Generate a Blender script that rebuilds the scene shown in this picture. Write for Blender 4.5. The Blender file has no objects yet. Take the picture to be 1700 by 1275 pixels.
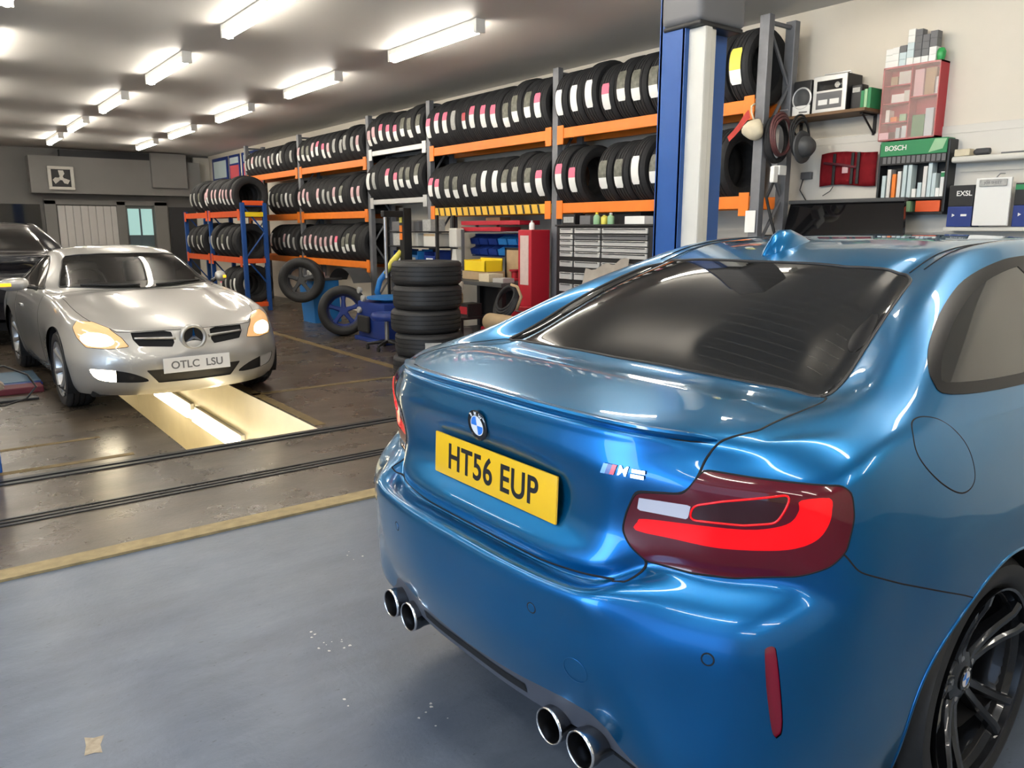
import bpy, bmesh, math, random
import numpy as np
from mathutils import Vector, Matrix
from mathutils.bvhtree import BVHTree
random.seed(7)
SC = bpy.context.scene
COL = SC.collection
PI = math.pi

# ------------------------------------------------------------------ materials
def _nt(name):
    m = bpy.data.materials.new(name); m.use_nodes = True
    nt = m.node_tree
    return m, nt, nt.nodes['Principled BSDF']

def mat(name, col, rough=0.5, metal=0.0, coat=0.0, emit=None, estr=0.0, alpha=1.0, trans=0.0, ior=1.45, noise=0.0, nscale=20.0, bump=0.0, spec=0.5, coat_rough=0.03):
    m, nt, b = _nt(name)
    b.inputs['Base Color'].default_value = (*col, 1)
    b.inputs['Roughness'].default_value = rough
    b.inputs['Metallic'].default_value = metal
    b.inputs['Coat Weight'].default_value = coat
    b.inputs['Coat Roughness'].default_value = coat_rough
    b.inputs['Specular IOR Level'].default_value = spec
    b.inputs['IOR'].default_value = ior
    if emit:
        b.inputs['Emission Color'].default_value = (*emit, 1)
        b.inputs['Emission Strength'].default_value = estr
    if alpha < 1: b.inputs['Alpha'].default_value = alpha
    if trans: b.inputs['Transmission Weight'].default_value = trans
    if noise or bump:
        tc = nt.nodes.new('ShaderNodeTexCoord')
        n = nt.nodes.new('ShaderNodeTexNoise'); n.inputs['Scale'].default_value = nscale; n.inputs['Detail'].default_value = 5
        nt.links.new(tc.outputs['Object'], n.inputs['Vector'])
        if noise:
            r = nt.nodes.new('ShaderNodeMix'); r.data_type = 'RGBA'; r.blend_type = 'MIX'
            r.inputs[6].default_value = (*[c*(1-noise) for c in col], 1)
            r.inputs[7].default_value = (*[min(1, c*(1+noise)) for c in col], 1)
            nt.links.new(n.outputs['Fac'], r.inputs[0]); nt.links.new(r.outputs[2], b.inputs['Base Color'])
        if bump:
            bp = nt.nodes.new('ShaderNodeBump'); bp.inputs['Strength'].default_value = bump; bp.inputs['Distance'].default_value = 0.01
            nt.links.new(n.outputs['Fac'], bp.inputs['Height']); nt.links.new(bp.outputs['Normal'], b.inputs['Normal'])
    return m

def mat_paint(name, col, flake=0.25, metal=0.55, rough=0.3, edge=None, coat_ior=1.5):
    """clear-coated metallic car paint, slightly different tone at glancing angles"""
    m, nt, b = _nt(name)
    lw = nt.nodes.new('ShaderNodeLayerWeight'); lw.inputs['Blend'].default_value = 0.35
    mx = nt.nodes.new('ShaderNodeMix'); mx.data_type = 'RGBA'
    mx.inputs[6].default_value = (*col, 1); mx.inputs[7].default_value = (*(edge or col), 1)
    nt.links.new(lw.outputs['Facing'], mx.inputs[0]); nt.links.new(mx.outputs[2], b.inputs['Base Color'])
    b.inputs['Metallic'].default_value = metal; b.inputs['Roughness'].default_value = rough
    b.inputs['Coat Weight'].default_value = 1.0; b.inputs['Coat Roughness'].default_value = 0.02; b.inputs['Coat IOR'].default_value = coat_ior
    return m

M = {}
def setup_mats():
    g = M
    g['rubber'] = mat('rubber', (0.018,0.018,0.019), 0.72, noise=0.35, nscale=30)
    g['rubber2'] = mat('tyre_rubber', (0.016,0.016,0.017), 0.55, noise=0.3, nscale=60)
    g['black'] = mat('black_plastic', (0.012,0.012,0.013), 0.45)
    g['gloss_black'] = mat('gloss_black', (0.006,0.006,0.007), 0.06, coat=0.6)
    g['dark'] = mat('dark_void', (0.004,0.004,0.005), 0.8)
    g['grey_metal'] = mat('grey_rack_steel', (0.17,0.175,0.19), 0.5, metal=0.3, noise=0.2, nscale=14)
    g['steel'] = mat('steel', (0.45,0.45,0.46), 0.35, metal=0.9, noise=0.15)
    g['silver'] = mat('silver_enamel', (0.55,0.55,0.54), 0.4, metal=0.4)
    g['chrome'] = mat('chrome', (0.85,0.85,0.86), 0.08, metal=1.0)
    g['orange'] = mat('orange_beam_paint', (0.80,0.20,0.018), 0.45, noise=0.12, nscale=9)
    g['red_orange'] = mat('red_orange_beam_paint', (0.72,0.10,0.02), 0.45, noise=0.12, nscale=9)
    g['blue_post'] = mat('blue_lift_paint', (0.018,0.085,0.30), 0.38, noise=0.12, nscale=6)
    g['blue_rack'] = mat('blue_rack_paint', (0.012,0.07,0.27), 0.45)
    g['blue_mach'] = mat('blue_machine_paint', (0.02,0.17,0.48), 0.4, noise=0.1, nscale=8)
    g['blue_box'] = mat('blue_plastic', (0.012,0.035,0.20), 0.4, noise=0.15, nscale=10)
    g['red'] = mat('red_enamel', (0.42,0.016,0.03), 0.4, noise=0.1, nscale=8)
    g['red_fab'] = mat('red_fabric', (0.36,0.012,0.022), 0.8, noise=0.3, nscale=25, bump=0.3)
    g['white'] = mat('white_paper', (0.78,0.78,0.75), 0.6)
    g['offwhite'] = mat('off_white_enamel', (0.60,0.585,0.53), 0.5, noise=0.06, nscale=10)
    g['grey_lab'] = mat('grey_label', (0.38,0.38,0.36), 0.6, noise=0.4, nscale=40)
    g['dark_lab'] = mat('dark_photo_label', (0.14,0.14,0.11), 0.5, noise=0.8, nscale=30)
    g['pink'] = mat('pink_label', (0.80,0.17,0.26), 0.6)
    g['palepink'] = mat('pale_pink_label', (0.62,0.40,0.42), 0.6, noise=0.15, nscale=30)
    g['yellow'] = mat('yellow_plastic', (0.85,0.62,0.02), 0.4)
    g['hazard'] = mat('hazard_yellow', (0.72,0.42,0.04), 0.5)
    g['yellow_lab'] = mat('yellow_sticker', (0.7,0.62,0.10), 0.5)
    g['green'] = mat('green_card', (0.02,0.22,0.08), 0.5)
    g['green2'] = mat('pale_green_card', (0.30,0.52,0.30), 0.5)
    g['paleblue'] = mat('pale_blue_card', (0.52,0.62,0.64), 0.5)
    g['card'] = mat('brown_card', (0.42,0.30,0.17), 0.8, noise=0.15)
    g['wood'] = mat('wood_shelf', (0.17,0.095,0.045), 0.6, noise=0.35, nscale=7)
    g['cream'] = mat('cream_cloth', (0.62,0.55,0.40), 0.9, noise=0.15, nscale=20)
    g['grey_plas'] = mat('dark_grey_plastic', (0.055,0.057,0.06), 0.55)
    g['midgrey'] = mat('mid_grey_plastic', (0.13,0.13,0.135), 0.5)
    g['glass_dark'] = mat('tinted_glass', (0.010,0.010,0.010), 0.03, spec=0.8, coat=0.3)
    g['tube'] = mat('lit_tube', (1,0.95,0.85), 0.4, emit=(1.0,0.93,0.82), estr=22)
    g['lampcase'] = mat('lamp_casing', (0.75,0.73,0.68), 0.5)

# ------------------------------------------------------------------ mesh helpers
def link(o, parent=None):
    COL.objects.link(o)
    if parent is not None: o.parent = parent
    return o

def obj(name, bm, material=None, parent=None, smooth=False, angle=None):
    me = bpy.data.meshes.new(name)
    bm.normal_update(); bm.to_mesh(me); bm.free()
    if material is not None:
        for m in (material if isinstance(material, (list, tuple)) else [material]): me.materials.append(m)
    if smooth or angle:
        me.polygons.foreach_set('use_smooth', [True]*len(me.polygons))
        if angle:
            me.set_sharp_from_angle(angle=math.radians(angle))
    return link(bpy.data.objects.new(name, me), parent)

def thing(name, label, cat, loc=(0,0,0), rotz=0, group=None):
    o = bpy.data.objects.new(name, None); COL.objects.link(o)
    o.location = loc; o.rotation_euler = (0,0,rotz); o.empty_display_size = 0.1
    return tag(o, label, cat, group)

def tag(o, label, cat, group=None, kind=None):
    if label: o['label'] = label
    if cat: o['category'] = cat
    if group: o['group'] = group
    if kind: o['kind'] = kind
    return o

def struct(name, bm, m, **k):
    o = obj(name, bm, m, **k); o['kind'] = 'structure'; return o

def dup(root, loc=None, rot=None, label=None, group=None):
    r = root.copy(); COL.objects.link(r)
    if loc is not None: r.location = loc
    if rot is not None: r.rotation_euler = rot
    if label: r['label'] = label
    if group: r['group'] = group
    for ch in list(root.children):
        c = ch.copy(); COL.objects.link(c); c.parent = r
        for g in list(ch.children):
            d = g.copy(); COL.objects.link(d); d.parent = c
    return r

def B(): return bmesh.new()

def box(bm, x0,x1,y0,y1,z0,z1, bev=0.0, mi=0, rot=None, seg=2):
    c = Vector(((x0+x1)/2,(y0+y1)/2,(z0+z1)/2))
    r = bmesh.ops.create_cube(bm, size=1.0)
    vs = r['verts']
    bmesh.ops.scale(bm, vec=(abs(x1-x0),abs(y1-y0),abs(z1-z0)), verts=vs)
    if bev > 0:
        es = list({e for v in vs for e in v.link_edges})
        rb = bmesh.ops.bevel(bm, geom=es, offset=bev, segments=seg, profile=0.6, affect='EDGES', clamp_overlap=True)
        vs = list({v for f in rb['faces'] for v in f.verts} | {v for v in vs if v.is_valid})
    if rot is not None: bmesh.ops.rotate(bm, cent=(0,0,0), matrix=rot, verts=vs)
    bmesh.ops.translate(bm, vec=c, verts=vs)
    if mi:
        for f in {f for v in vs for f in v.link_faces}: f.material_index = mi
    return vs

def cyl(bm, p0, p1, r0, r1=None, seg=20, caps=True, mi=0):
    p0 = Vector(p0); p1 = Vector(p1); r1 = r0 if r1 is None else r1
    ax = (p1-p0); L = ax.length
    q = ax.to_track_quat('Z','Y').to_matrix()
    A = [bm.verts.new(p0 + q @ Vector((r0*math.cos(2*PI*i/seg), r0*math.sin(2*PI*i/seg), 0))) for i in range(seg)]
    Bv = [bm.verts.new(p1 + q @ Vector((r1*math.cos(2*PI*i/seg), r1*math.sin(2*PI*i/seg), 0))) for i in range(seg)]
    for i in range(seg):
        f = bm.faces.new((A[i],A[(i+1)%seg],Bv[(i+1)%seg],Bv[i])); f.material_index = mi
    if caps:
        f = bm.faces.new(A[::-1]); f.material_index = mi
        f = bm.faces.new(Bv); f.material_index = mi
    return A+Bv

def tube(bm, pts, r, seg=8, closed=False, mi=0):
    """round tube along a polyline; r a number or a list"""
    P = [Vector(p) for p in pts]; n = len(P)
    R = r if isinstance(r,(list,tuple)) else [r]*n
    rings = []; up = None
    for i,p in enumerate(P):
        a = P[(i-1)%n] if (closed or i>0) else P[i]
        b = P[(i+1)%n] if (closed or i<n-1) else P[i]
        t = (b-a).normalized()
        if up is None: up = Vector((0,0,1)) if abs(t.z)<0.9 else Vector((1,0,0))
        s = t.cross(up)
        if s.length < 1e-6: s = t.orthogonal()
        s.normalize(); u = s.cross(t).normalized(); up = u
        rings.append([bm.verts.new(p + s*R[i]*math.cos(2*PI*k/seg) + u*R[i]*math.sin(2*PI*k/seg)) for k in range(seg)])
    m = n if closed else n-1
    for i in range(m):
        A, C = rings[i], rings[(i+1)%n]
        for k in range(seg):
            f = bm.faces.new((A[k],A[(k+1)%seg],C[(k+1)%seg],C[k])); f.material_index = mi
    if not closed:
        f = bm.faces.new(rings[0][::-1]); f.material_index = mi
        f = bm.faces.new(rings[-1]); f.material_index = mi

def lathe(bm, prof, axis='Y', seg=32, centre=(0,0,0), closed=False, mi=0):
    """prof: list of (radius, along)"""
    c = Vector(centre); rings = []
    for r,a in prof:
        ring = []
        for i in range(seg):
            t = 2*PI*i/seg; u, v = r*math.cos(t), r*math.sin(t)
            p = {'X':(a,u,v),'Y':(u,a,v),'Z':(u,v,a)}[axis]
            ring.append(bm.verts.new(c+Vector(p)))
        rings.append(ring)
    n = len(rings)
    for j in range(n if closed else n-1):
        A, C = rings[j], rings[(j+1)%n]
        for i in range(seg):
            f = bm.faces.new((A[i],A[(i+1)%seg],C[(i+1)%seg],C[i])); f.material_index = mi
    bmesh.ops.recalc_face_normals(bm, faces=bm.faces[:])
    return rings

def prism(bm, pts, d, mi=0):
    """extrude a 3-D polygon by vector d"""
    d = Vector(d)
    A = [bm.verts.new(Vector(p)) for p in pts]; C = [bm.verts.new(Vector(p)+d) for p in pts]
    n = len(A)
    fs = [bm.faces.new(A[::-1]), bm.faces.new(C)]
    for i in range(n): fs.append(bm.faces.new((A[i],A[(i+1)%n],C[(i+1)%n],C[i])))
    for f in fs: f.material_index = mi
    bmesh.ops.recalc_face_normals(bm, faces=fs)
    return A+C

def text_mesh(s, size, extrude=0.001, font_bold=False, spacing=1.0, shear=0.0):
    cu = bpy.data.curves.new('t','FONT'); cu.body = s; cu.size = size; cu.extrude = extrude
    cu.align_x = 'CENTER'; cu.align_y = 'CENTER'; cu.space_character = spacing; cu.shear = shear
    if font_bold: cu.offset = size*0.018
    o = bpy.data.objects.new('t', cu); COL.objects.link(o)
    dg = bpy.context.evaluated_depsgraph_get()
    me = bpy.data.meshes.new_from_object(o.evaluated_get(dg))
    bpy.data.objects.remove(o); bpy.data.curves.remove(cu)
    return me

def text_obj(name, s, size, m, parent, mw, extrude=0.001, bold=False, spacing=1.0, shear=0.0):
    me = text_mesh(s, size, extrude, bold, spacing, shear); me.name = name
    me.materials.clear(); me.materials.append(m)
    me.transform(mw)
    return link(bpy.data.objects.new(name, me), parent)

def frame_mat(origin, xdir, ydir):
    x = Vector(xdir).normalized(); y = Vector(ydir); y = (y - x*y.dot(x)).normalized(); z = x.cross(y)
    m = Matrix.Identity(4)
    for i,c in enumerate((x,y,z)):
        for j in range(3): m[j][i] = c[j]
    m.translation = Vector(origin)
    return m
# ------------------------------------------------------------------ room shell
CEIL = 3.25; WX = 6.25; LX = -5.0; BACK = 21.0; FRONT = -4.0
PX0, PX1, PY0, PY1, PZ = 1.30, 2.235, 5.30, 11.5, -1.35
LIGHT_X = (-2.6, -0.9, 0.80, 2.49, 4.18)
LIGHT_Y = (-2.0, 0.92, 3.84, 6.75, 9.62, 12.57, 15.5, 18.2)

def floor_mat(name, cols, rough, scale, speck, stain):
    m, nt, b = _nt(name)
    N = nt.nodes; L = nt.links
    tc = N.new('ShaderNodeTexCoord')
    def noise(s, d=6, r=0.6, vec=None):
        n = N.new('ShaderNodeTexNoise'); n.inputs['Scale'].default_value = s; n.inputs['Detail'].default_value = d; n.inputs['Roughness'].default_value = r
        L.new(vec or tc.outputs['Object'], n.inputs['Vector']); return n
    mp = N.new('ShaderNodeMapping'); mp.inputs['Scale'].default_value = (1.0, 2.6, 1); L.new(tc.outputs['Object'], mp.inputs['Vector'])
    n1 = noise(scale, 8, 0.65, mp.outputs['Vector'])
    cr = N.new('ShaderNodeValToRGB')
    cr.color_ramp.elements[0].position = 0.3; cr.color_ramp.elements[0].color = (*cols[0],1)
    cr.color_ramp.elements[1].position = 0.72; cr.color_ramp.elements[1].color = (*cols[1],1)
    L.new(n1.outputs['Fac'], cr.inputs['Fac'])
    # dark grime patches
    n2 = noise(0.9, 5, 0.7)
    r2 = N.new('ShaderNodeValToRGB'); r2.color_ramp.elements[0].position = 0.40; r2.color_ramp.elements[1].position = 0.82
    L.new(n2.outputs['Fac'], r2.inputs['Fac'])
    mx = N.new('ShaderNodeMix'); mx.data_type='RGBA'; mx.inputs[7].default_value = (*stain,1)
    sc = N.new('ShaderNodeMath'); sc.operation='MULTIPLY'; sc.inputs[1].default_value = 0.55; L.new(r2.outputs['Color'], sc.inputs[0])
    L.new(sc.outputs[0], mx.inputs[0]); L.new(cr.outputs['Color'], mx.inputs[6])
    # small dark scuffs
    n3 = noise(30, 3, 0.6, mp.outputs['Vector'])
    r3 = N.new('ShaderNodeValToRGB'); r3.color_ramp.elements[0].position = speck; r3.color_ramp.elements[1].position = speck+0.14
    L.new(n3.outputs['Fac'], r3.inputs['Fac'])
    mx2 = N.new('ShaderNodeMix'); mx2.data_type='RGBA'; mx2.inputs[7].default_value = (*[c*0.35 for c in stain],1)
    s3 = N.new('ShaderNodeMath'); s3.operation='MULTIPLY'; s3.inputs[1].default_value = 0.7; L.new(r3.outputs['Color'], s3.inputs[0])
    L.new(s3.outputs[0], mx2.inputs[0]); L.new(mx.outputs[2], mx2.inputs[6])
    L.new(mx2.outputs[2], b.inputs['Base Color'])
    rr = N.new('ShaderNodeMapRange'); rr.inputs['To Min'].default_value = rough[0]; rr.inputs['To Max'].default_value = rough[1]
    n4 = noise(3.0, 6, 0.6); L.new(n4.outputs['Fac'], rr.inputs['Value']); L.new(rr.outputs['Result'], b.inputs['Roughness'])
    bp = N.new('ShaderNodeBump'); bp.inputs['Strength'].default_value = 0.10; bp.inputs['Distance'].default_value = 0.01
    n5 = noise(45, 5, 0.6); L.new(n5.outputs['Fac'], bp.inputs['Height']); L.new(bp.outputs['Normal'], b.inputs['Normal'])
    return m

def rect(bm, x0,x1,y0,y1,z, mi=0, up=True):
    v = [bm.verts.new(p) for p in ((x0,y0,z),(x1,y0,z),(x1,y1,z),(x0,y1,z))]
    f = bm.faces.new(v if up else v[::-1]); f.material_index = mi

def room():
    blue = floor_mat('painted_floor', ((0.082,0.105,0.148),(0.152,0.182,0.232)), (0.20,0.48), 1.6, 0.64, (0.05,0.055,0.06))
    brown = floor_mat('bare_concrete', ((0.040,0.030,0.021),(0.125,0.100,0.074)), (0.16,0.42), 1.3, 0.62, (0.022,0.018,0.014))
    wall = mat('cream_wall_paint', (0.66,0.61,0.52), 0.7, noise=0.05, nscale=3)
    ceil = mat('ceiling_paint', (0.60,0.585,0.56), 0.55, noise=0.03, nscale=1.2)
    grey = mat('grey_wall_cladding', (0.17,0.165,0.155), 0.6, noise=0.08, nscale=3)
    b = B()
    YB = 3.70
    rect(b, LX,WX,FRONT,YB,0, 0)
    rect(b, LX,PX0,YB,BACK,0, 1); rect(b, PX1,WX,YB,BACK,0, 1)
    rect(b, PX0,PX1,YB,PY0,0, 1); rect(b, PX0,PX1,PY1,BACK,0, 1)
    struct('floor', b, [blue, brown])
    b = B(); rect(b, LX,WX,FRONT,BACK,CEIL, 0, up=False); struct('ceiling', b, ceil)
    b = B(); box(b, WX,WX+.15,FRONT,BACK,0,CEIL); struct('wall_right', b, wall)
    b = B(); box(b, LX-.15,WX+.15,FRONT-.15,FRONT,0,CEIL); struct('wall_front', b, wall)
    # left wall with the open roller-door mouth
    b = B(); box(b, LX-.15,LX,5.2,BACK,0,CEIL); box(b, LX-.15,LX,FRONT,-2.2,0,CEIL); box(b, LX-.15,LX,-2.2,5.2,2.95,CEIL); struct('wall_left', b, wall)
    b = B(); box(b, LX-.15,WX+.15,BACK,BACK+.15,0,CEIL); struct('wall_back', b, grey)
    # pit
    pit = mat('pit_lining', (0.86,0.80,0.64), 0.4, noise=0.08, nscale=5)
    b = B()
    t = 0.06
    box(b, PX0-t,PX0-.002,PY0-t,PY1+t,PZ,-.004); box(b, PX1+.002,PX1+t,PY0-t,PY1+t,PZ,-.004)
    box(b, PX0-.002,PX1+.002,PY0-t,PY0-.002,PZ,-.004); box(b, PX0-.002,PX1+.002,PY1+.002,PY1+t,PZ,-.004); box(b, PX0-t,PX1+t,PY0-t,PY1+t,PZ-.06,PZ)
    struct('wall_pit', b, pit)
    # worn yellow kerb strip, floor channels
    yel = mat('worn_yellow_paint', (0.29,0.225,0.115), 0.7, noise=0.5, nscale=18, bump=0.4)
    b = B(); box(b, LX,WX,YB,YB+.115,0.0005,.012); struct('trim_1', b, yel)
    dk = mat('channel_steel', (0.035,0.036,0.038), 0.4, metal=0.4, noise=0.3)
    b = B(); box(b, LX,WX,4.42,4.445,0,.006); box(b, LX,WX,4.47,4.49,0,.006); box(b, LX,WX,4.52,4.535,0,.006); struct('trim_2', b, dk)
    b = B(); box(b, LX,WX,5.16,5.20,0,.008); box(b, LX,WX,5.225,5.27,0,.012); struct('trim_3', b, dk)
    yl = mat('faded_yellow_line', (0.13,0.088,0.032), 0.7, noise=0.6, nscale=12)
    b = B()
    box(b, PX1+.02,PX1+.10,PY0+.1,PY1,0,.002); box(b, PX1+.02,WX-1.0,6.75,6.83,0,.002); box(b, -1.0,PX0-.3,5.40,5.46,0,.002); box(b, 3.9,4.0,5.4,13,0,.002)
    box(b, -.2,.9,6.0,6.05,0,.002)
    struct('trim_4', b, yl)
    # bare patch in the floor paint and flecks of paint
    b = B(); b.faces.new([b.verts.new(p) for p in ((.215,2.265,.0012),(.240,2.262,.0012),(.258,2.249,.0012),(.260,2.29,.0012),(.277,2.332,.0012),(.250,2.336,.0012),(.229,2.354,.0012),(.226,2.31,.0012))])
    struct('trim_11', b, mat('bare_patch',(.36,.30,.22),.8,noise=.5,nscale=60))
    b = B(); rnd = random.Random(3)
    for cx,cy,n,sp in ((1.025,2.38,10,.06),(.97,2.53,3,.06),(1.43,3.06,4,.08),(.90,2.06,2,.08),(1.08,1.85,6,.07)):
        for k in range(n):
            x,y,r = cx+rnd.gauss(0,sp*.4), cy+rnd.gauss(0,sp*.5), rnd.uniform(.0015,.006)
            vs = [b.verts.new((x+r*rnd.uniform(.6,1.2)*math.cos(a), y+r*rnd.uniform(.6,1.4)*math.sin(a), .0015)) for a in [2*PI*i/7 for i in range(7)]]
            b.faces.new(vs)
    o = obj('paint_specks', b, mat('white_flecks',(.6,.6,.58),.7)); tag(o, 'white paint flecks scattered on the blue-grey floor', 'paint flecks', None, 'stuff')

def lights():
    i = 0
    proto = None
    cand = {(-0.9,0),( -0.9,1)}
    for x in LIGHT_X:
        for y in LIGHT_Y:
            z = CEIL
            n = y < 5
            if x in (-2.6,) and y > 8: continue
            row = {4.18:'right-hand', 2.49:'middle', .80:'left-hand', -.9:'far left', -2.6:'outermost left'}[x]
            order = LIGHT_Y.index(y)
            lab = 'lit white fluorescent tube light on ceiling, %s in the %s row' % (['hindmost','second','third','fourth','fifth','sixth','seventh','eighth'][order], row)
            if proto is None:
                r = thing('ceiling_light', lab, 'light', (x,y,z), group='ceiling tube lights')
                b = B(); box(b, -.045,.045,-.79,.79,-.05,0,.006); box(b, -.05,.05,-.80,-.755,-.115,0,.006); box(b, -.05,.05,.755,.80,-.115,0,.006)
                obj('casing', b, M['lampcase'], r)
                b = B(); cyl(b, (0,-.755,-.085),(0,.755,-.085), .036, seg=14)
                obj('diffuser', b, M['tube'], r, smooth=False, angle=40)
                proto = r
            else:
                r = dup(proto, (x,y,z), label=lab)
    # pit tube lights on the right-hand pit wall
    pl = None
    for k,(y) in enumerate((6.10,7.75,9.4)):
        lab = 'bright pit light on pit wall, %s from the front edge' % ['first','second','third'][k]
        if pl is None:
            r = thing('pit_light', lab, 'light', (PX1,y,-.50), group='pit wall lights')
            b = B(); box(b, -.04,-.001,-.75,.75,-.09,.09,.006); obj('casing', b, M['lampcase'], r)
            b = B(); box(b, -.085,-.04,-.73,.73,-.065,.065,.02); obj('diffuser', b, mat('pit_tube',(1,.95,.85),.4,emit=(1,.86,.60),estr=6.5), r)
            pl = r
        else: dup(pl, (PX1,y,-.50), label=lab)
    # daylight through the open roller door on the left
    ld = bpy.data.lights.new('door_daylight','AREA'); ld.shape = 'RECTANGLE'; ld.size = 7.2; ld.size_y = 2.8; ld.energy = 330; ld.color = (0.62,0.80,1.0)
    o = bpy.data.objects.new('door_daylight', ld); COL.objects.link(o); o.location = (LX-.3,1.5,1.5); o.rotation_euler = (0,-PI/2,0)
    w = bpy.data.worlds.new('world'); SC.world = w; w.use_nodes = True
    bg = w.node_tree.nodes['Background']; bg.inputs['Color'].default_value = (0.55,0.72,1.0,1); bg.inputs['Strength'].default_value = 0.8
# ------------------------------------------------------------------ smooth car bodies
def limit_fit(verts, faces, creases=None, iters=7, lvl=2):
    """move a control cage so that its subdivision surface passes through verts"""
    me = bpy.data.meshes.new('cage'); me.from_pydata([tuple(v) for v in verts], [], faces); me.update()
    if creases:
        at = me.attributes.new('crease_edge','FLOAT','EDGE')
        key = {tuple(sorted(e.vertices)): e.index for e in me.edges}
        for k,w in creases.items():
            if k in key: at.data[key[k]].value = w
    o = bpy.data.objects.new('cage', me); COL.objects.link(o)
    md = o.modifiers.new('s','SUBSURF'); md.levels = lvl; md.render_levels = lvl; md.boundary_smooth = 'ALL'; md.use_limit_surface = False
    tgt = np.array(verts, dtype=float); cur = tgt.copy(); n = len(verts)
    for it in range(iters):
        dg = bpy.context.evaluated_depsgraph_get(); dg.update()
        ev = o.evaluated_get(dg); m2 = ev.to_mesh()
        co = np.empty(len(m2.vertices)*3); m2.vertices.foreach_get('co', co); co = co.reshape(-1,3)[:n]
        ev.to_mesh_clear()
        cur += (tgt - co)*0.9
        me.vertices.foreach_set('co', cur.ravel()); me.update()
    return o, md

def bake(o, md, lvl):
    md.levels = lvl; md.render_levels = lvl
    dg = bpy.context.evaluated_depsgraph_get(); dg.update()
    me = bpy.data.meshes.new_from_object(o.evaluated_get(dg))
    old = o.data; bpy.data.objects.remove(o); bpy.data.meshes.remove(old)
    return me

def build_body(wrap, top, nrear, lvl):
    """wrap[row][col] = (x,d,z) right half, from one end's middle round the side to the other end's middle.
    top[station][t]; station 0 and the last lie on the wrap's last row.  Returns a full (mirrored) mesh; d -> -d."""
    idx = {}; V = []; Fc = []
    def add(p):
        V.append(p); return len(V)-1
    def mk(p, side):
        x,d,z = p
        if abs(d) < 1e-9: side = 1
        k = (round(x,5), round(d*side,5), round(z,5))
        if k not in idx: idx[k] = add((x,d*side,z))
        return idx[k]
    for side in (1,-1):
        W = [[mk(p,side) for p in row] for row in wrap]
        for r in range(len(W)-1):
            for c in range(len(W[0])-1):
                f = (W[r][c],W[r][c+1],W[r+1][c+1],W[r+1][c])
                Fc.append(f if side==1 else f[::-1])
        T = [[mk(p,side) for p in row] for row in top]
        for s in range(len(T)-1):
            for t in range(len(T[0])-1):
                f = (T[s][t],T[s][t+1],T[s+1][t+1],T[s+1][t])
                Fc.append(f if side==1 else f[::-1])
    return V, Fc

def poly_sd(P, poly):
    """signed distance of points P (n,2) to a closed polygon (inside negative)"""
    P = np.asarray(P, float); Q = np.asarray(poly, float)
    n = len(Q); best = np.full(len(P), 1e9); ins = np.zeros(len(P), bool)
    for i in range(n):
        a = Q[i]; b = Q[(i+1)%n]; e = b-a; w = P-a
        L = max(e@e, 1e-12); t = np.clip((w@e)/L, 0, 1)
        dd = np.linalg.norm(w - t[:,None]*e, axis=1); best = np.minimum(best, dd)
        c1 = (a[1] <= P[:,1]) & (b[1] > P[:,1]); c2 = (a[1] > P[:,1]) & (b[1] <= P[:,1])
        cr = e[0]*w[:,1] - e[1]*w[:,0]
        ins ^= (c1 & (cr > 0)) | (c2 & (cr < 0))
    return np.where(ins, -best, best)

def smooth_poly(pts, n=4, closed=True):
    """Catmull-Rom refinement of an outline"""
    P = [np.array(p, float) for p in pts]; N = len(P); out = []
    for i in range(N if closed else N-1):
        p0 = P[(i-1)%N] if (closed or i>0) else P[i]; p1 = P[i]; p2 = P[(i+1)%N]; p3 = P[(i+2)%N] if (closed or i+2<N) else p2
        for k in range(n):
            t = k/n
            out.append(0.5*((2*p1)+(-p0+p2)*t+(2*p0-5*p1+4*p2-p3)*t*t+(-p0+3*p1-3*p2+p3)*t**3))
    if not closed: out.append(P[-1])
    return [tuple(p) for p in out]

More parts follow.
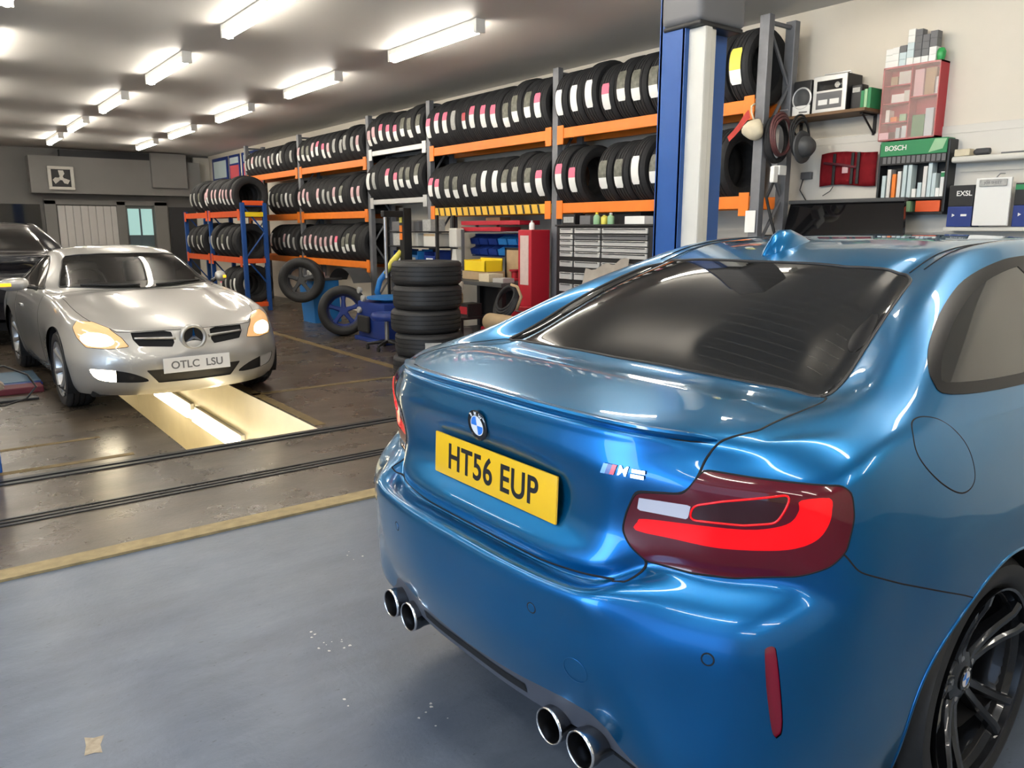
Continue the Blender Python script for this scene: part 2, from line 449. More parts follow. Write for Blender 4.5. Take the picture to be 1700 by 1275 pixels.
class CarMesh:
    def __init__(self, me, conv):
        self.bm = bmesh.new(); self.bm.from_mesh(me); self.conv = conv   # conv: array local (x,d,z)
        self.part = self.bm.faces.layers.int.new('part')
        bpy.data.meshes.remove(me)
    def coords(self):
        self.bm.verts.index_update()
        a = np.array([v.co[:] for v in self.bm.verts]); return a
    def cut(self, fn, label, where=None, only=None):
        """split the surface along fn=0; faces with fn<0 (and where>0) take label"""
        bm = self.bm; co = self.coords()
        val = fn(co); wh = where(co) if where is not None else np.ones(len(co))
        eps = 2e-4
        val = np.where(np.abs(val) < eps, 0.0, val)
        vals = {}
        bm.verts.ensure_lookup_table()
        lay = bm.verts.layers.float.get('cv') or bm.verts.layers.float.new('cv')
        lay2 = bm.verts.layers.float.get('cw') or bm.verts.layers.float.new('cw')
        for v,x,w in zip(bm.verts, val, wh): v[lay] = x; v[lay2] = w
        es = []
        for e in bm.edges:
            a,b = e.verts
            if a[lay]*b[lay] < 0 and a[lay2] > 0 and b[lay2] > 0:
                if only is None or any(f[self.part] in only for f in e.link_faces): es.append(e)
        for e in es:
            a,b = e.verts; va,vb = a[lay],b[lay]; fac = va/(va-vb)
            ne, nv = bmesh.utils.edge_split(e, a, fac)
            nv[lay] = 0.0; nv[lay2] = 1.0
        for f in list(bm.faces):
            if only is not None and f[self.part] not in only: continue
            z = [v for v in f.verts if v[lay] == 0.0 and v[lay2] > 0]
            if len(z) >= 2:
                pos = any(v[lay] > 0 for v in f.verts); neg = any(v[lay] < 0 for v in f.verts)
                if pos and neg:
                    done = False
                    for i in range(len(z)):
                        for j in range(i+1, len(z)):
                            if not any(z[j] in e.verts for e in z[i].link_edges if f in e.link_faces):
                                try:
                                    bmesh.utils.face_split(f, z[i], z[j]); done = True
                                except Exception: pass
                                break
                        if done: break
        for f in bm.faces:
            if only is not None and f[self.part] not in only: continue
            s = sum(v[lay] for v in f.verts)
            if s < 0 and all(v[lay2] > 0 for v in f.verts): f[self.part] = label
    def delete(self, label):
        fs = [f for f in self.bm.faces if f[self.part] == label]
        bmesh.ops.delete(self.bm, geom=fs, context='FACES')
    def boundary(self, label, others=None):
        """edges between label and anything else"""
        es = []
        for e in self.bm.edges:
            ps = {f[self.part] for f in e.link_faces}
            if label in ps and len(ps) > 1 and (others is None or ps & set(others)): es.append(e)
        return es
    def chains(self, es):
        adj = {}
        for e in es:
            a,b = e.verts; adj.setdefault(a,[]).append(b); adj.setdefault(b,[]).append(a)
        seen = set(); out = []
        def walk(st):
            ch = [st]; cur = st; prev = None
            while True:
                nx = None
                for w in adj[cur]:
                    k = frozenset((cur,w))
                    if k not in seen: nx = w; seen.add(k); break
                if nx is None: break
                ch.append(nx); cur = nx
                if cur is st: break
            return ch
        for v in sorted((v for v in adj if len(adj[v]) != 2), key=lambda v: v.index):
            while any(frozenset((v,w)) not in seen for w in adj[v]): out.append(walk(v))
        for v in list(adj):
            if any(frozenset((v,w)) not in seen for w in adj[v]): out.append(walk(v))
        return out
    def seam(self, name, es, r, material, parent, lift=0.0, step=1):
        """thin dark gasket or gap line that follows a chain of surface edges"""
        self.bm.normal_update(); out = []
        for ch in self.chains(es):
            b = B()
            closed = ch[0] is ch[-1] and len(ch) > 3
            pts = [v.co + v.normal*lift for v in ch]
            if closed: pts = pts[:-1]
            q = [pts[0]]
            for p in pts[1:]:
                if (p-q[-1]).length > 0.006: q.append(p)
            if len(q) < 4: b.free(); continue
            for _ in range(2):
                q2 = q[:]
                for i in range(len(q)):
                    if closed or 0 < i < len(q)-1: q2[i] = (q[i-1]+q[i]*2+q[(i+1)%len(q)])/4
                q = q2
            tube(b, q, r, seg=6, closed=closed)
            out.append(obj(name, b, material, parent, smooth=True))
        return out
    def extract(self, name, label, material, parent, offset=0.0, rim=0.0, side=0, axis=1):
        bm = self.bm; bm.normal_update(); bm.verts.index_update()
        labs = label if isinstance(label,(list,tuple,set)) else [label]
        fs = [f for f in bm.faces if f[self.part] in labs and (side == 0 or f.calc_center_median()[axis]*side > 0)]
        vm = {}; V = []; N = []
        for f in fs:
            for v in f.verts:
                if v not in vm: vm[v] = len(V); V.append(v.co + v.normal*offset); N.append(v.normal.copy())
        F = [[vm[v] for v in f.verts] for f in fs]
        nv = len(V)
        if rim:
            cnt = {}
            for f in F:
                for i in range(len(f)):
                    a,b = f[i], f[(i+1)%len(f)]
                    cnt[(a,b)] = 1
            inner = {}
            for (a,b) in list(cnt):
                if (b,a) not in cnt:
                    for q in (a,b):
                        if q not in inner: inner[q] = len(V); V.append(V[q] - N[q]*rim); N.append(N[q])
                    F.append([b,a,inner[a],inner[b]])
        me = bpy.data.meshes.new(name); me.from_pydata([tuple(v) for v in V], [], F); me.update()
        me.polygons.foreach_set('use_smooth', [True]*len(me.polygons))
        try: me.normals_split_custom_set_from_vertices([tuple(n) for n in N])
        except Exception: pass
        me.materials.append(material)
        return link(bpy.data.objects.new(name, me), parent)
# ------------------------------------------------------------------ blue coupe
BX, BY = 3.25, 1.57
def bmw_cage():
    zs = [.21,.34,.50,.62,.70,.745,.79,.84,.90,.958,1.008,1.05]
    # rear columns c0..c6, rows r0..r11 : (x,d,z)
    rear = [
     [(1.062,0,.325),(1.067,.22,.325),(1.100,.42,.318),(1.116,.50,.305),(1.145,.60,.275),(1.19,.69,.25),(1.255,.77,.235)],
     [(1.045,0,.378),(1.05,.22,.378),(1.085,.42,.375),(1.100,.50,.365),(1.115,.60,.345),(1.15,.69,.335),(1.215,.78,.335)],
     [(1.006,0,.50),(1.013,.22,.50),(1.048,.42,.50),(1.068,.50,.50),(1.104,.60,.50),(1.150,.70,.50),(1.210,.79,.50)],
     [(.998,0,.625),(1.003,.22,.625),(1.030,.42,.625),(1.052,.50,.625),(1.095,.60,.625),(1.145,.70,.625),(1.208,.79,.625)],
     [(1.012,0,.694),(1.012,.22,.694),(1.030,.41,.696),(1.060,.50,.705),(1.128,.60,.704),(1.180,.695,.704),(1.240,.785,.708)],
     [(1.082,0,.683),(1.084,.22,.683),(1.102,.42,.692),(1.150,.505,.735),(1.196,.605,.748),(1.242,.69,.752),(1.292,.783,.762)],
     [(1.076,0,.728),(1.077,.22,.728),(1.098,.41,.735),(1.152,.495,.768),(1.194,.60,.785),(1.236,.69,.790),(1.286,.783,.800)],
     [(1.128,0,.80),(1.126,.22,.80),(1.122,.40,.80),(1.146,.475,.82),(1.190,.60,.835),(1.231,.69,.842),(1.281,.785,.850)],
     [(1.126,0,.890),(1.124,.22,.890),(1.118,.41,.888),(1.142,.485,.886),(1.187,.605,.895),(1.228,.695,.90),(1.278,.786,.905)],
     [(1.088,0,.958),(1.088,.22,.958),(1.112,.42,.956),(1.142,.51,.953),(1.189,.615,.952),(1.232,.70,.955),(1.282,.782,.958)],
     [(1.094,0,1.015),(1.094,.22,1.015),(1.122,.42,1.012),(1.170,.53,1.006),(1.228,.628,.998),(1.272,.70,1.000),(1.320,.766,1.002)],
     [(1.116,0,1.045),(1.116,.21,1.045),(1.138,.41,1.042),(1.184,.52,1.036),(1.250,.612,1.030),(1.302,.68,1.030),(1.365,.742,1.036)]]
    sx = [1.36,1.52,1.66,1.82,1.99,2.16,2.40,2.75,3.15,3.55,3.90,4.20,4.42,4.683,4.95]
    sd = [[.80,.840,.858,.863,.866,.867,.866,.862,.856,.846,.828,.785],
          [.83,.868,.880,.886,.890,.891,.890,.886,.877,.864,.842,.800],
          [.835,.872,.889,.903,.909,.909,.905,.898,.886,.871,.848,.812],
          [.85,.895,.908,.916,.917,.914,.909,.900,.888,.872,.850,.818],
          [.865,.913,.918,.920,.919,.915,.910,.900,.887,.872,.850,.822],
          [.862,.908,.914,.916,.915,.911,.906,.897,.885,.871,.850,.823],
          [.850,.882,.892,.898,.901,.900,.896,.889,.879,.867,.848,.823],
          [.830,.850,.864,.874,.880,.882,.882,.879,.873,.864,.847,.823],
          [.825,.843,.857,.868,.875,.879,.880,.878,.872,.863,.846,.822],
          [.825,.843,.857,.868,.875,.879,.880,.878,.872,.862,.844,.818],
          [.828,.848,.862,.872,.878,.881,.881,.878,.871,.858,.836,.800],
          [.835,.865,.880,.888,.892,.892,.890,.884,.872,.852,.822,.780],
          [.842,.885,.898,.902,.902,.900,.895,.885,.868,.842,.808,.760],
          [.845,.892,.902,.905,.904,.901,.894,.882,.862,.832,.792,.738],
          [.830,.872,.885,.888,.886,.881,.872,.858,.836,.802,.758,.700]]
    tz = [1.042,1.055,1.060,1.062,1.063,1.062,1.060,1.056,1.052,1.045,1.03,1.00,.965,.925,.875]
    front = [ # c22..c28 in plan, with a scale of the row heights
     (5.20,.78,.80),(5.33,.64,.77),(5.40,.50,.75),(5.43,.40,.745),(5.45,.30,.74),(5.465,.15,.74),(5.47,0,.74)]
    wrap = []
    for r in range(12):
        row = list(rear[r])
        for x,ds,zt in zip(sx, sd, tz):
            k = (zt-.21)/(1.05-.21)
            xx = x
            if r == 11 and x < 1.6: xx = x + .09*(1.6-x)/.24
            elif r == 10 and x < 1.5: xx = x + .03
            row.append((xx, ds[r], .21+(zs[r]-.21)*k))
        for x,d,zt in front:
            k = (zt-.21)/(1.05-.21); bul = -.10*(r/11.0)**2.5 - .05*max(0,1-r/3.0)
            row.append((x+bul, d*(1-.12*(r/11.)**2), .21+(zs[r]-.21)*k))
        wrap.append(row)
    st = [None]*15
    st[0] = [(1.26,0,1.062),(1.26,.21,1.062),(1.28,.41,1.059),(1.31,.53,1.055),(1.345,.635,1.049),(1.39,.705,1.046)]
    st[1] = [(1.43,0,1.076),(1.43,.21,1.075),(1.45,.40,1.072),(1.475,.53,1.068),(1.50,.632,1.062),(1.53,.712,1.074)]
    st[2] = [(1.575,0,1.086),(1.58,.21,1.086),(1.605,.40,1.080),(1.635,.53,1.075),(1.672,.605,1.072),(1.68,.712,1.110)]
    st[3] = [(1.79,0,1.192),(1.795,.21,1.190),(1.815,.38,1.180),(1.845,.49,1.170),(1.870,.562,1.162),(1.855,.690,1.182)]
    st[4] = [(2.00,0,1.282),(2.00,.21,1.280),(2.02,.36,1.271),(2.05,.455,1.262),(2.078,.520,1.256),(2.05,.660,1.248)]
    st[5] = [(2.20,0,1.352),(2.205,.20,1.350),(2.23,.34,1.342),(2.26,.42,1.334),(2.285,.478,1.328),(2.25,.632,1.300)]
    st[6] = [(2.43,0,1.402),(2.435,.20,1.400),(2.45,.34,1.393),(2.46,.42,1.386),(2.47,.482,1.380),(2.46,.612,1.340)]
    st[7] = [(2.75,0,1.426),(2.75,.20,1.424),(2.75,.34,1.417),(2.75,.42,1.411),(2.75,.486,1.405),(2.75,.606,1.368)]
    st[8] = [(3.15,0,1.430),(3.15,.20,1.428),(3.15,.34,1.421),(3.15,.42,1.415),(3.15,.49,1.408),(3.15,.606,1.372)]
    st[9] = [(3.52,0,1.408),(3.52,.20,1.406),(3.53,.34,1.399),(3.54,.43,1.391),(3.56,.51,1.382),(3.57,.616,1.345)]
    st[10]= [(3.83,0,1.265),(3.83,.22,1.263),(3.85,.38,1.252),(3.87,.48,1.242),(3.90,.57,1.230),(3.92,.680,1.200)]
    st[11]= [(4.14,0,1.080),(4.14,.24,1.078),(4.16,.42,1.070),(4.18,.53,1.062),(4.20,.63,1.052),(4.22,.725,1.035)]
    st[12]= [(4.42,0,1.040),(4.42,.24,1.038),(4.42,.42,1.028),(4.42,.53,1.018),(4.42,.63,1.005),(4.42,.705,.990)]
    st[13]= [(4.70,0,.998),(4.70,.22,.996),(4.70,.40,.986),(4.69,.50,.975),(4.69,.60,.962),(4.685,.68,.945)]
    st[14]= [(5.02,0,.925),(5.02,.20,.923),(5.01,.37,.915),(5.0,.47,.905),(4.98,.56,.895),(4.96,.635,.885)]
    nc = 7; ns = 15
    top = [[wrap[11][i] for i in range(7)]]
    for s in range(ns): top.append(st[s] + [wrap[11][7+s]])
    top.append([wrap[11][28-t] for t in range(6)] + [wrap[11][22]])
    return wrap, top

def bmw_mesh(lvl=3):
    wrap, top = bmw_cage()
    V, Fc = build_body(wrap, top, 7, lvl)
    V2 = [(x-BX, -d, z) for x,d,z in V]
    o, md = limit_fit(V2, Fc)
    me = bake(o, md, lvl)
    b = bmesh.new(); b.from_mesh(me); bmesh.ops.recalc_face_normals(b, faces=b.faces[:])
    zmax = max(b.faces, key=lambda f: f.calc_center_median().z)
    if zmax.normal.z < 0: bmesh.ops.reverse_faces(b, faces=b.faces[:])
    b.to_mesh(me); b.free()
    return me

def roundel(name, parent, mw, r, rim_m, chrome=True):
    """black ringed disc with blue and white quarters, lying in the local xy plane"""
    b = B()
    lathe(b, [(0.0005,.0),(r*.99,0),(r,.0015),(r,.004),(r*.93,.0055),(r*.90,.004),(0.0005,.004)], 'Z', 28)
    o = obj(name, b, rim_m, parent, angle=40); o.data.transform(mw)
    b = B()
    for r0,r1,mi in ((r*.60,r*.66,0),):
        for i in range(28):
            a0,a1 = 2*PI*i/28, 2*PI*(i+1)/28
            v = [b.verts.new((rr*math.cos(a), rr*math.sin(a), .0052)) for rr,a in ((r0,a0),(r1,a0),(r1,a1),(r0,a1))]
            b.faces.new(v).material_index = 0
    for q in range(4):
        c = b.verts.new((0,0,.0052)); ring = [b.verts.new((r*.60*math.cos(q*PI/2+k*PI/16), r*.60*math.sin(q*PI/2+k*PI/16), .0052)) for k in range(9)]
        for k in range(8): b.faces.new((c,ring[k],ring[k+1])).material_index = 1 if q%2 == 1 else 0
    q = obj('emblem_quarters', b, [M['white_gloss'], M['emblem_blue']], o); q.data.transform(mw)
    me = text_mesh('BMW', r*.34, .0002, True); me.name = 'emblem_letters'
    # letters set round the ring
    letters = []
    for s,a in (('B',0.62),('M',0.0),('W',-0.62)):
        mm = text_mesh(s, r*.34, .0003, True)
        mm.transform(Matrix.Rotation(a,4,'Z') @ Matrix.Translation((0,r*.79,.0055))); letters.append(mm)
    b = B()
    for mm in letters: b.from_mesh(mm); bpy.data.meshes.remove(mm)
    bpy.data.meshes.remove(me)
    l = obj('emblem_letters', b, M['white_gloss'], o); l.data.transform(mw)
    return o

def tyre_mesh(R, w, rim, tread=True, seg=48):
    """tyre with shoulders, sidewall and tread grooves; axle along Y, centred"""
    b = B(); h = w/2
    prof = [(rim-.012,-h*.72),(rim,-h*.80),(rim+.012,-h*.90),(rim+(R-rim)*.45,-h*1.0),(rim+(R-rim)*.75,-h*.97),(R-.016,-h*.86),(R-.006,-h*.76)]
    gr = [-.55,-.18,.18,.55]
    out = list(prof)
    for g in gr:
        out += [(R-.001,h*(g-.045)),(R-.009,h*(g-.035)),(R-.009,h*(g+.035)),(R-.001,h*(g+.045))]
    out += [(r,-a) for r,a in prof[::-1]]
    out += [(rim-.012,h*.60),(rim-.02,0),(rim-.012,-h*.60)]
    lathe(b, out, 'Y', seg, closed=True)
    return b

def bmw_wheel(name, root, loc, sgn):
    """sgn -1: outer face looks to -Y"""
    wt = obj(name, B(), None, root); wt.location = loc
    b = tyre_mesh(.335, .26, .247, seg=64); t = obj('tyre', b, M['rubber2'], wt, angle=35)
    f = .11*sgn
    b = B()
    lathe(b, [(.247,.125*sgn),(.254,.128*sgn),(.252,.118*sgn),(.238,.10*sgn),(.225,.02*sgn),(.222,-.11*sgn),(.25,-.125*sgn),(.255,-.125*sgn),(.228,-.10*sgn),(.232,.02*sgn),(.244,.10*sgn)], 'Y', 56, closed=True)
    obj('rim', b, M['rim_dark'], wt, angle=40)
    b = B()
    lathe(b, [(.0005,f*.70),(.04,f*.71),(.066,f*.64),(.078,f*.38),(.078,-f*.2),(.0005,-f*.2)], 'Y', 28)
    obj('hub', b, M['rim_dark'], wt, angle=40)
    for k in range(5):
        a0 = PI/2 + 2*PI*k/5 + .22
        for s in (-1,1):
            b = B(); rings = []
            for (r,off,w,dep,y) in ((.045,.10,.026,.036,.62),(.075,.155,.024,.038,.60),(.12,.15,.020,.034,.70),(.17,.155,.018,.028,.86),(.215,.165,.018,.024,1.04),(.243,.18,.022,.024,1.08)):
                a = a0 + s*off*(1 if r > .06 else 1.6)
                c = Vector((r*math.cos(a), f*y, r*math.sin(a))); tdir = Vector((-math.sin(a),0,math.cos(a))); yd = Vector((0,sgn,0))
                rings.append([b.verts.new(c+tdir*u*w*.68+yd*v*dep) for u,v in ((-1,-1),(-1,-.1),(-.55,.18),(.55,.18),(1,-.1),(1,-1))])
            for A,C in zip(rings, rings[1:]):
                for i in range(6): b.faces.new((A[i],A[(i+1)%6],C[(i+1)%6],C[i]))
            b.faces.new(rings[0][::-1]); b.faces.new(rings[-1]); bmesh.ops.recalc_face_normals(b, faces=b.faces[:])
            obj('spoke', b, M['rim_dark'], wt, angle=35)
    b = B(); cyl(b, (0,-f*.3,0),(0,-f*.55,0), .185, seg=40); obj('brake_disc', b, M['steel'], wt, angle=40)
    b = B(); box(b, -.20,-.10,-.02,.05,-.07,.07,.02); obj('brake_caliper', b, M['blue_box'], wt)
    for k in range(5):
        a = 2*PI*k/5+.5
        b = B(); cyl(b, (.055*math.cos(a),f*.5,.055*math.sin(a)),(.055*math.cos(a),f*.68,.055*math.sin(a)), .0085, seg=8)
        obj('wheel_bolt', b, M['steel'], wt, angle=40)
    roundel('centre_cap', wt, frame_mat((0,f*.71,0),(-sgn,0,0),(0,0,1)), .032, M['gloss_black'])
    return wt

def bmw():
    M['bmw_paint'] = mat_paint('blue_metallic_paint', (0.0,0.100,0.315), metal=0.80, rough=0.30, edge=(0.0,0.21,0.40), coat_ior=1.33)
    M['white_gloss'] = mat('white_gloss', (0.75,0.76,0.78), 0.15, coat=.5)
    M['emblem_blue'] = mat('emblem_blue', (0.03,0.20,0.70), 0.15, coat=.5)
    M['rim_dark'] = mat('dark_alloy', (0.022,0.024,0.028), 0.22, metal=0.7, coat=.6)
    lens = mat('dark_red_lens', (0.075,0.001,0.007), 0.06, coat=1.0, emit=(.25,.0,.02), estr=.03, spec=.2)
    led = mat('bright_red_light_bar', (0.60,0.0015,0.004), 0.12, coat=.6, emit=(1.0,.004,.008), estr=.32, spec=.2)
    amber = mat('smoked_upper_lens', (0.030,0.002,0.004), 0.05, coat=1.0)
    rev = mat('reversing_lens', (0.52,0.52,0.60), 0.1, coat=1.0)
    refl = mat('dark_red_reflector', (0.20,0.002,0.020), 0.15, coat=.8)
    diffm = mat('dark_grey_trim', (0.060,0.066,0.085), 0.42)
    trimm = mat('satin_black_trim', (.006,.006,.007), .32, spec=.25)
    root = thing('car', 'shiny blue two-door coupe with yellow number plate and quad exhausts, nearest car', 'car', (BX,BY,0))
    cm = CarMesh(bmw_mesh(4), None)
    X = lambda c: c[:,0]+BX; Dd = lambda c: np.abs(c[:,1]); Z = lambda c: c[:,2]
    def diag(c): return np.stack([.66*X(c)+.75*Dd(c), Z(c)],1)
    def pd(pts): return [(.66*x+.75*d, z) for x,d,z in pts]
    LAMP = [(1.2053,0.6166,0.9781),(1.2409,0.6939,0.9755),(1.2929,0.7783,0.9746),(1.345,0.8316,0.9730),(1.3615,0.8424,0.9599),(1.3599,0.8524,0.9127),(1.3435,0.8517,0.8499),(1.3207,0.837,0.8202),(1.2903,0.7821,0.7874),(1.2394,0.6813,0.7600),(1.2011,0.6055,0.7540),(1.1645,0.514,0.7571),(1.1445,0.4793,0.7873),(1.1394,0.4615,0.8169),(1.1403,0.4715,0.8606),(1.1402,0.4957,0.9116),(1.1775,0.5923,0.9267),(1.1876,0.6084,0.9543)]
    LED = [(1.1519,0.4943,0.8433),(1.1559,0.5074,0.8531),(1.1901,0.6038,0.8632),(1.2334,0.6995,0.8716),(1.2576,0.7486,0.8851),(1.2725,0.7767,0.9026),(1.2789,0.7872,0.9285),(1.2814,0.7868,0.9458),(1.3188,0.823,0.9528),(1.3192,0.8294,0.9319),(1.3143,0.8286,0.904),(1.3017,0.8166,0.8731),(1.2819,0.7865,0.8497),(1.2567,0.7394,0.8352),(1.2163,0.6594,0.8233),(1.1812,0.5741,0.8231),(1.1515,0.4903,0.8232)]
    REV = [(1.1453,0.5017,0.9003),(1.1857,0.6052,0.9044),(1.1871,0.5981,0.8724),(1.1485,0.4947,0.871)]
    UPP = [(1.1887,0.6072,0.9054),(1.2097,0.6638,0.9249),(1.2741,0.7715,0.9551),(1.2653,0.7667,0.9254),(1.2595,0.7533,0.8955),(1.2325,0.6995,0.8806),(1.1891,0.6001,0.8724)]
    LIDR = [(0.6168,1.0288),(0.6114,0.9939),(0.613,0.9608),(0.6065,0.9395),(0.5865,0.9256),(0.496,0.9144),(0.4715,0.8606),(0.4615,0.8169),(0.4793,0.7873),(0.514,0.7571),(0.509,0.728),(0.5021,0.7199),(0.4502,0.7075),(0.2601,0.6914),(0.0,0.6908),(-.1,.69),(-.1,1.2),(.6168,1.2)]
    LIDT = [(1.0,-.1),(1.0,.617),(1.252,.617),(1.335,.649),(1.489,.645),(1.60,.630),(1.6442,.614),(1.605,.45),(1.580,.25),(1.572,0),(1.572,-.1)]
    FUEL = [(1.6125,1.0452),(1.645,1.0565),(1.6879,1.0551),(1.7355,1.0391),(1.7839,.9898),(1.7962,.9293),(1.7793,.90),(1.7216,.8957),(1.6475,.931),(1.5959,.976),(1.5854,1.011)]
    REFL = [(1.2077,0.7809,0.657),(1.2126,0.783,0.6639),(1.2216,0.7899,0.6664),(1.2248,0.7951,0.6576),(1.2303,0.8061,0.5859),(1.2411,0.8102,0.5072),(1.241,0.8086,0.4774),(1.2372,0.8058,0.4682),(1.2273,0.8002,0.4786),(1.2196,0.7965,0.5087),(1.2073,0.7898,0.5865)]
    DLO = smooth_poly([(2.701,1.3687),(2.498,1.3521),(2.2801,1.3126),(2.0797,1.2536),(1.9287,1.1936),(1.8434,1.1485),(1.8001,1.1089),(1.8344,1.0821),(2.1866,1.066),(3.0,1.060),(3.9,1.045),(4.02,1.07),(3.75,1.23),(3.45,1.342),(3.1,1.370)], 4)
    GLASS = [(1.572,-.1),(1.572,0),(1.580,.25),(1.605,.45),(1.6442,.612),(1.7228,.606),(1.85,.582),(1.978,.5565),(2.2125,.506),(2.262,.466),(2.255,.42),(2.205,.3146),(2.185,.15),(2.18,0),(2.18,-.1)]
    WSC = [(3.55,-.1),(3.55,0),(3.575,.47),(4.10,.58),(4.06,0),(4.06,-.1)]
    DIF = [(-.1,.376),(.0,.377),(.19,.390),(.29,.396),(.368,.396),(.433,.388),(.4756,.363),(.5031,.3306),(.55,.300),(.62,.262),(.70,.20),(.70,.0),(-.1,.0)]
    far = lambda c: (Dd(c)-.5)
    rearonly = lambda c: 1.32-X(c)
    # 1 boot lid, 2 bumper, 3 diffuser, 4-7 lamp, 8 glass, 10/11 side window, 12 flap, 13 reflector, 14 windscreen
    cm.cut(lambda c: poly_sd(np.stack([Dd(c),Z(c)],1), LIDR), 1, lambda c: np.minimum(1.32-X(c), np.where(Z(c) < .76, X(c)-(1.052+.20*Dd(c)**2), 1.0)))
    cm.cut(lambda c: poly_sd(np.stack([X(c),Dd(c)],1), LIDT), 1, lambda c: np.minimum(Z(c)-1.02, 1.75-X(c)), only={0})
    zb_x = [0,1.34,1.3679,1.5051,1.7404,1.80]; zb_z = [.84,.8445,.8055,.7498,.6645,.64]
    cm.cut(lambda c: Z(c)-np.interp(X(c), zb_x, zb_z), 2, lambda c: 1.79-X(c), only={0})
    cm.cut(lambda c: poly_sd(np.stack([Dd(c),Z(c)],1), DIF), 3, lambda c: 1.40-X(c), only={2})
    cm.cut(lambda c: poly_sd(diag(c), pd(LAMP)), 4, lambda c: 1.5-X(c))
    cm.cut(lambda c: poly_sd(diag(c), smooth_poly(pd(LED),3)), 5, lambda c: 1.5-X(c), only={4})
    cm.cut(lambda c: poly_sd(diag(c), pd(REV)), 6, lambda c: 1.5-X(c), only={4})
    cm.cut(lambda c: poly_sd(diag(c), pd(UPP)), 7, lambda c: 1.5-X(c), only={4})
    cm.cut(lambda c: poly_sd(np.stack([X(c),Dd(c)],1), GLASS), 8, lambda c: np.minimum(Z(c)-1.05, 2.6-X(c)))
    cm.cut(lambda c: poly_sd(np.stack([X(c),Dd(c)],1), WSC), 14, lambda c: np.minimum(Z(c)-1.0, X(c)-3.0))
    dl = lambda c: poly_sd(np.stack([X(c),Z(c)],1), DLO)
    cm.cut(dl, 10, far)
    cm.cut(lambda c: np.maximum(dl(c)+.024, -(np.abs(X(c)-(2.62+ (1.37-Z(c))*.35))-.018)), 11, far, only={10})
    cm.cut(lambda c: poly_sd(np.stack([X(c),Z(c)],1), smooth_poly(FUEL,4)), 12, lambda c: np.minimum(-c[:,1]-.5, 3-X(c)), only={0})
    cm.cut(lambda c: poly_sd(diag(c), smooth_poly(pd(REFL),3)), 13, lambda c: 1.5-X(c), only={2})
    for wx in (1.99, 4.683):
        cm.cut(lambda c: np.hypot(X(c)-wx, Z(c)-.335)-.368, 9, lambda c: Dd(c)-.55)
    cm.delete(9)
    P = M['bmw_paint']
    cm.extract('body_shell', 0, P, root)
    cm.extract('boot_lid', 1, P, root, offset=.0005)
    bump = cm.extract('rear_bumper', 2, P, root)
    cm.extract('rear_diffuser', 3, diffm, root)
    for sd in (-1,1):
        l = cm.extract('tail_light', 4, lens, root, offset=.0015, rim=.006, side=sd)
        cm.extract('light_bar', 5, led, l, offset=.0015, side=sd)
        cm.extract('reversing_light', 6, rev, l, offset=.0015, side=sd)
        cm.extract('indicator_lens', 7, amber, l, offset=.0015, side=sd)
        w = cm.extract('side_window', 11, M['glass_dark'], root, side=sd)
        cm.extract('window_trim', 10, trimm, w, offset=.002, rim=.004, side=sd)
        if sd < 0: cm.seam('lens_outline', cm.boundary(7,{4}), .0022, led, l, lift=.002)
        cm.extract('bumper_reflector', 13, refl, bump, offset=-.004, side=sd)
    gm, nt, pb = _nt('tinted_rear_glass')
    pb.inputs['Roughness'].default_value = .03; pb.inputs['Specular IOR Level'].default_value = .42
    tc = nt.nodes.new('ShaderNodeTexCoord'); sp = nt.nodes.new('ShaderNodeSeparateXYZ'); nt.links.new(tc.outputs['Object'], sp.inputs[0])
    mu = nt.nodes.new('ShaderNodeMath'); mu.operation='MULTIPLY'; mu.inputs[1].default_value = 27.0; nt.links.new(sp.outputs['X'], mu.inputs[0])
    fr = nt.nodes.new('ShaderNodeMath'); fr.operation='FRACT'; nt.links.new(mu.outputs[0], fr.inputs[0])
    gt = nt.nodes.new('ShaderNodeMath'); gt.operation='GREATER_THAN'; gt.inputs[1].default_value = .90; nt.links.new(fr.outputs[0], gt.inputs[0])
    mx = nt.nodes.new('ShaderNodeMix'); mx.data_type='RGBA'; mx.inputs[6].default_value=(.010,.010,.010,1); mx.inputs[7].default_value=(.022,.021,.020,1)
    nt.links.new(gt.outputs[0], mx.inputs[0]); nt.links.new(mx.outputs[2], pb.inputs['Base Color'])
    cm.extract('rear_window', 8, gm, root)
    cm.extract('windscreen', 14, M['glass_dark'], root)
    cm.extract('fuel_flap', 12, P, root, offset=.0006)
    gap = M['dark']
    cm.seam('boot_gap', cm.boundary(1, {0,2,4}), .0032, gap, root, lift=-.001)
    cm.seam('bumper_gap', cm.boundary(2, {0}), .0022, gap, root, lift=-.001)
    cm.seam('fuel_flap_gap', cm.boundary(12, {0}), .0022, gap, root, lift=-.0008)
    cm.seam('rear_window_seal', cm.boundary(8, {0,1}), .005, M['black'], root)
    for sd in (1,): cm.seam('tail_light_gap', [e for l in (4,5,6,7) for e in cm.boundary(l, {0,1,2})], .0026, gap, root)
    cm.seam('wheel_arch_edge', [e for e in cm.bm.edges if len(e.link_faces)==1 and all(v.co.z>.24 and abs(v.co.y)>.7 and min(abs(math.hypot(v.co.x+BX-w,v.co.z-.335)-.368) for w in (1.99,4.683))<.012 for v in e.verts)], .004, P, root)
    # lid details need the surface again
    bv = BVHTree.FromBMesh(cm.bm)
    def hit(x=None, d=0, z=None):
        if x is None: r = bv.ray_cast(Vector((.3-BX,-d,z)), Vector((1,0,0)))
        elif z is None: r = bv.ray_cast(Vector((x-BX,-d,3)), Vector((0,0,-1)))
        return r[0], r[1]
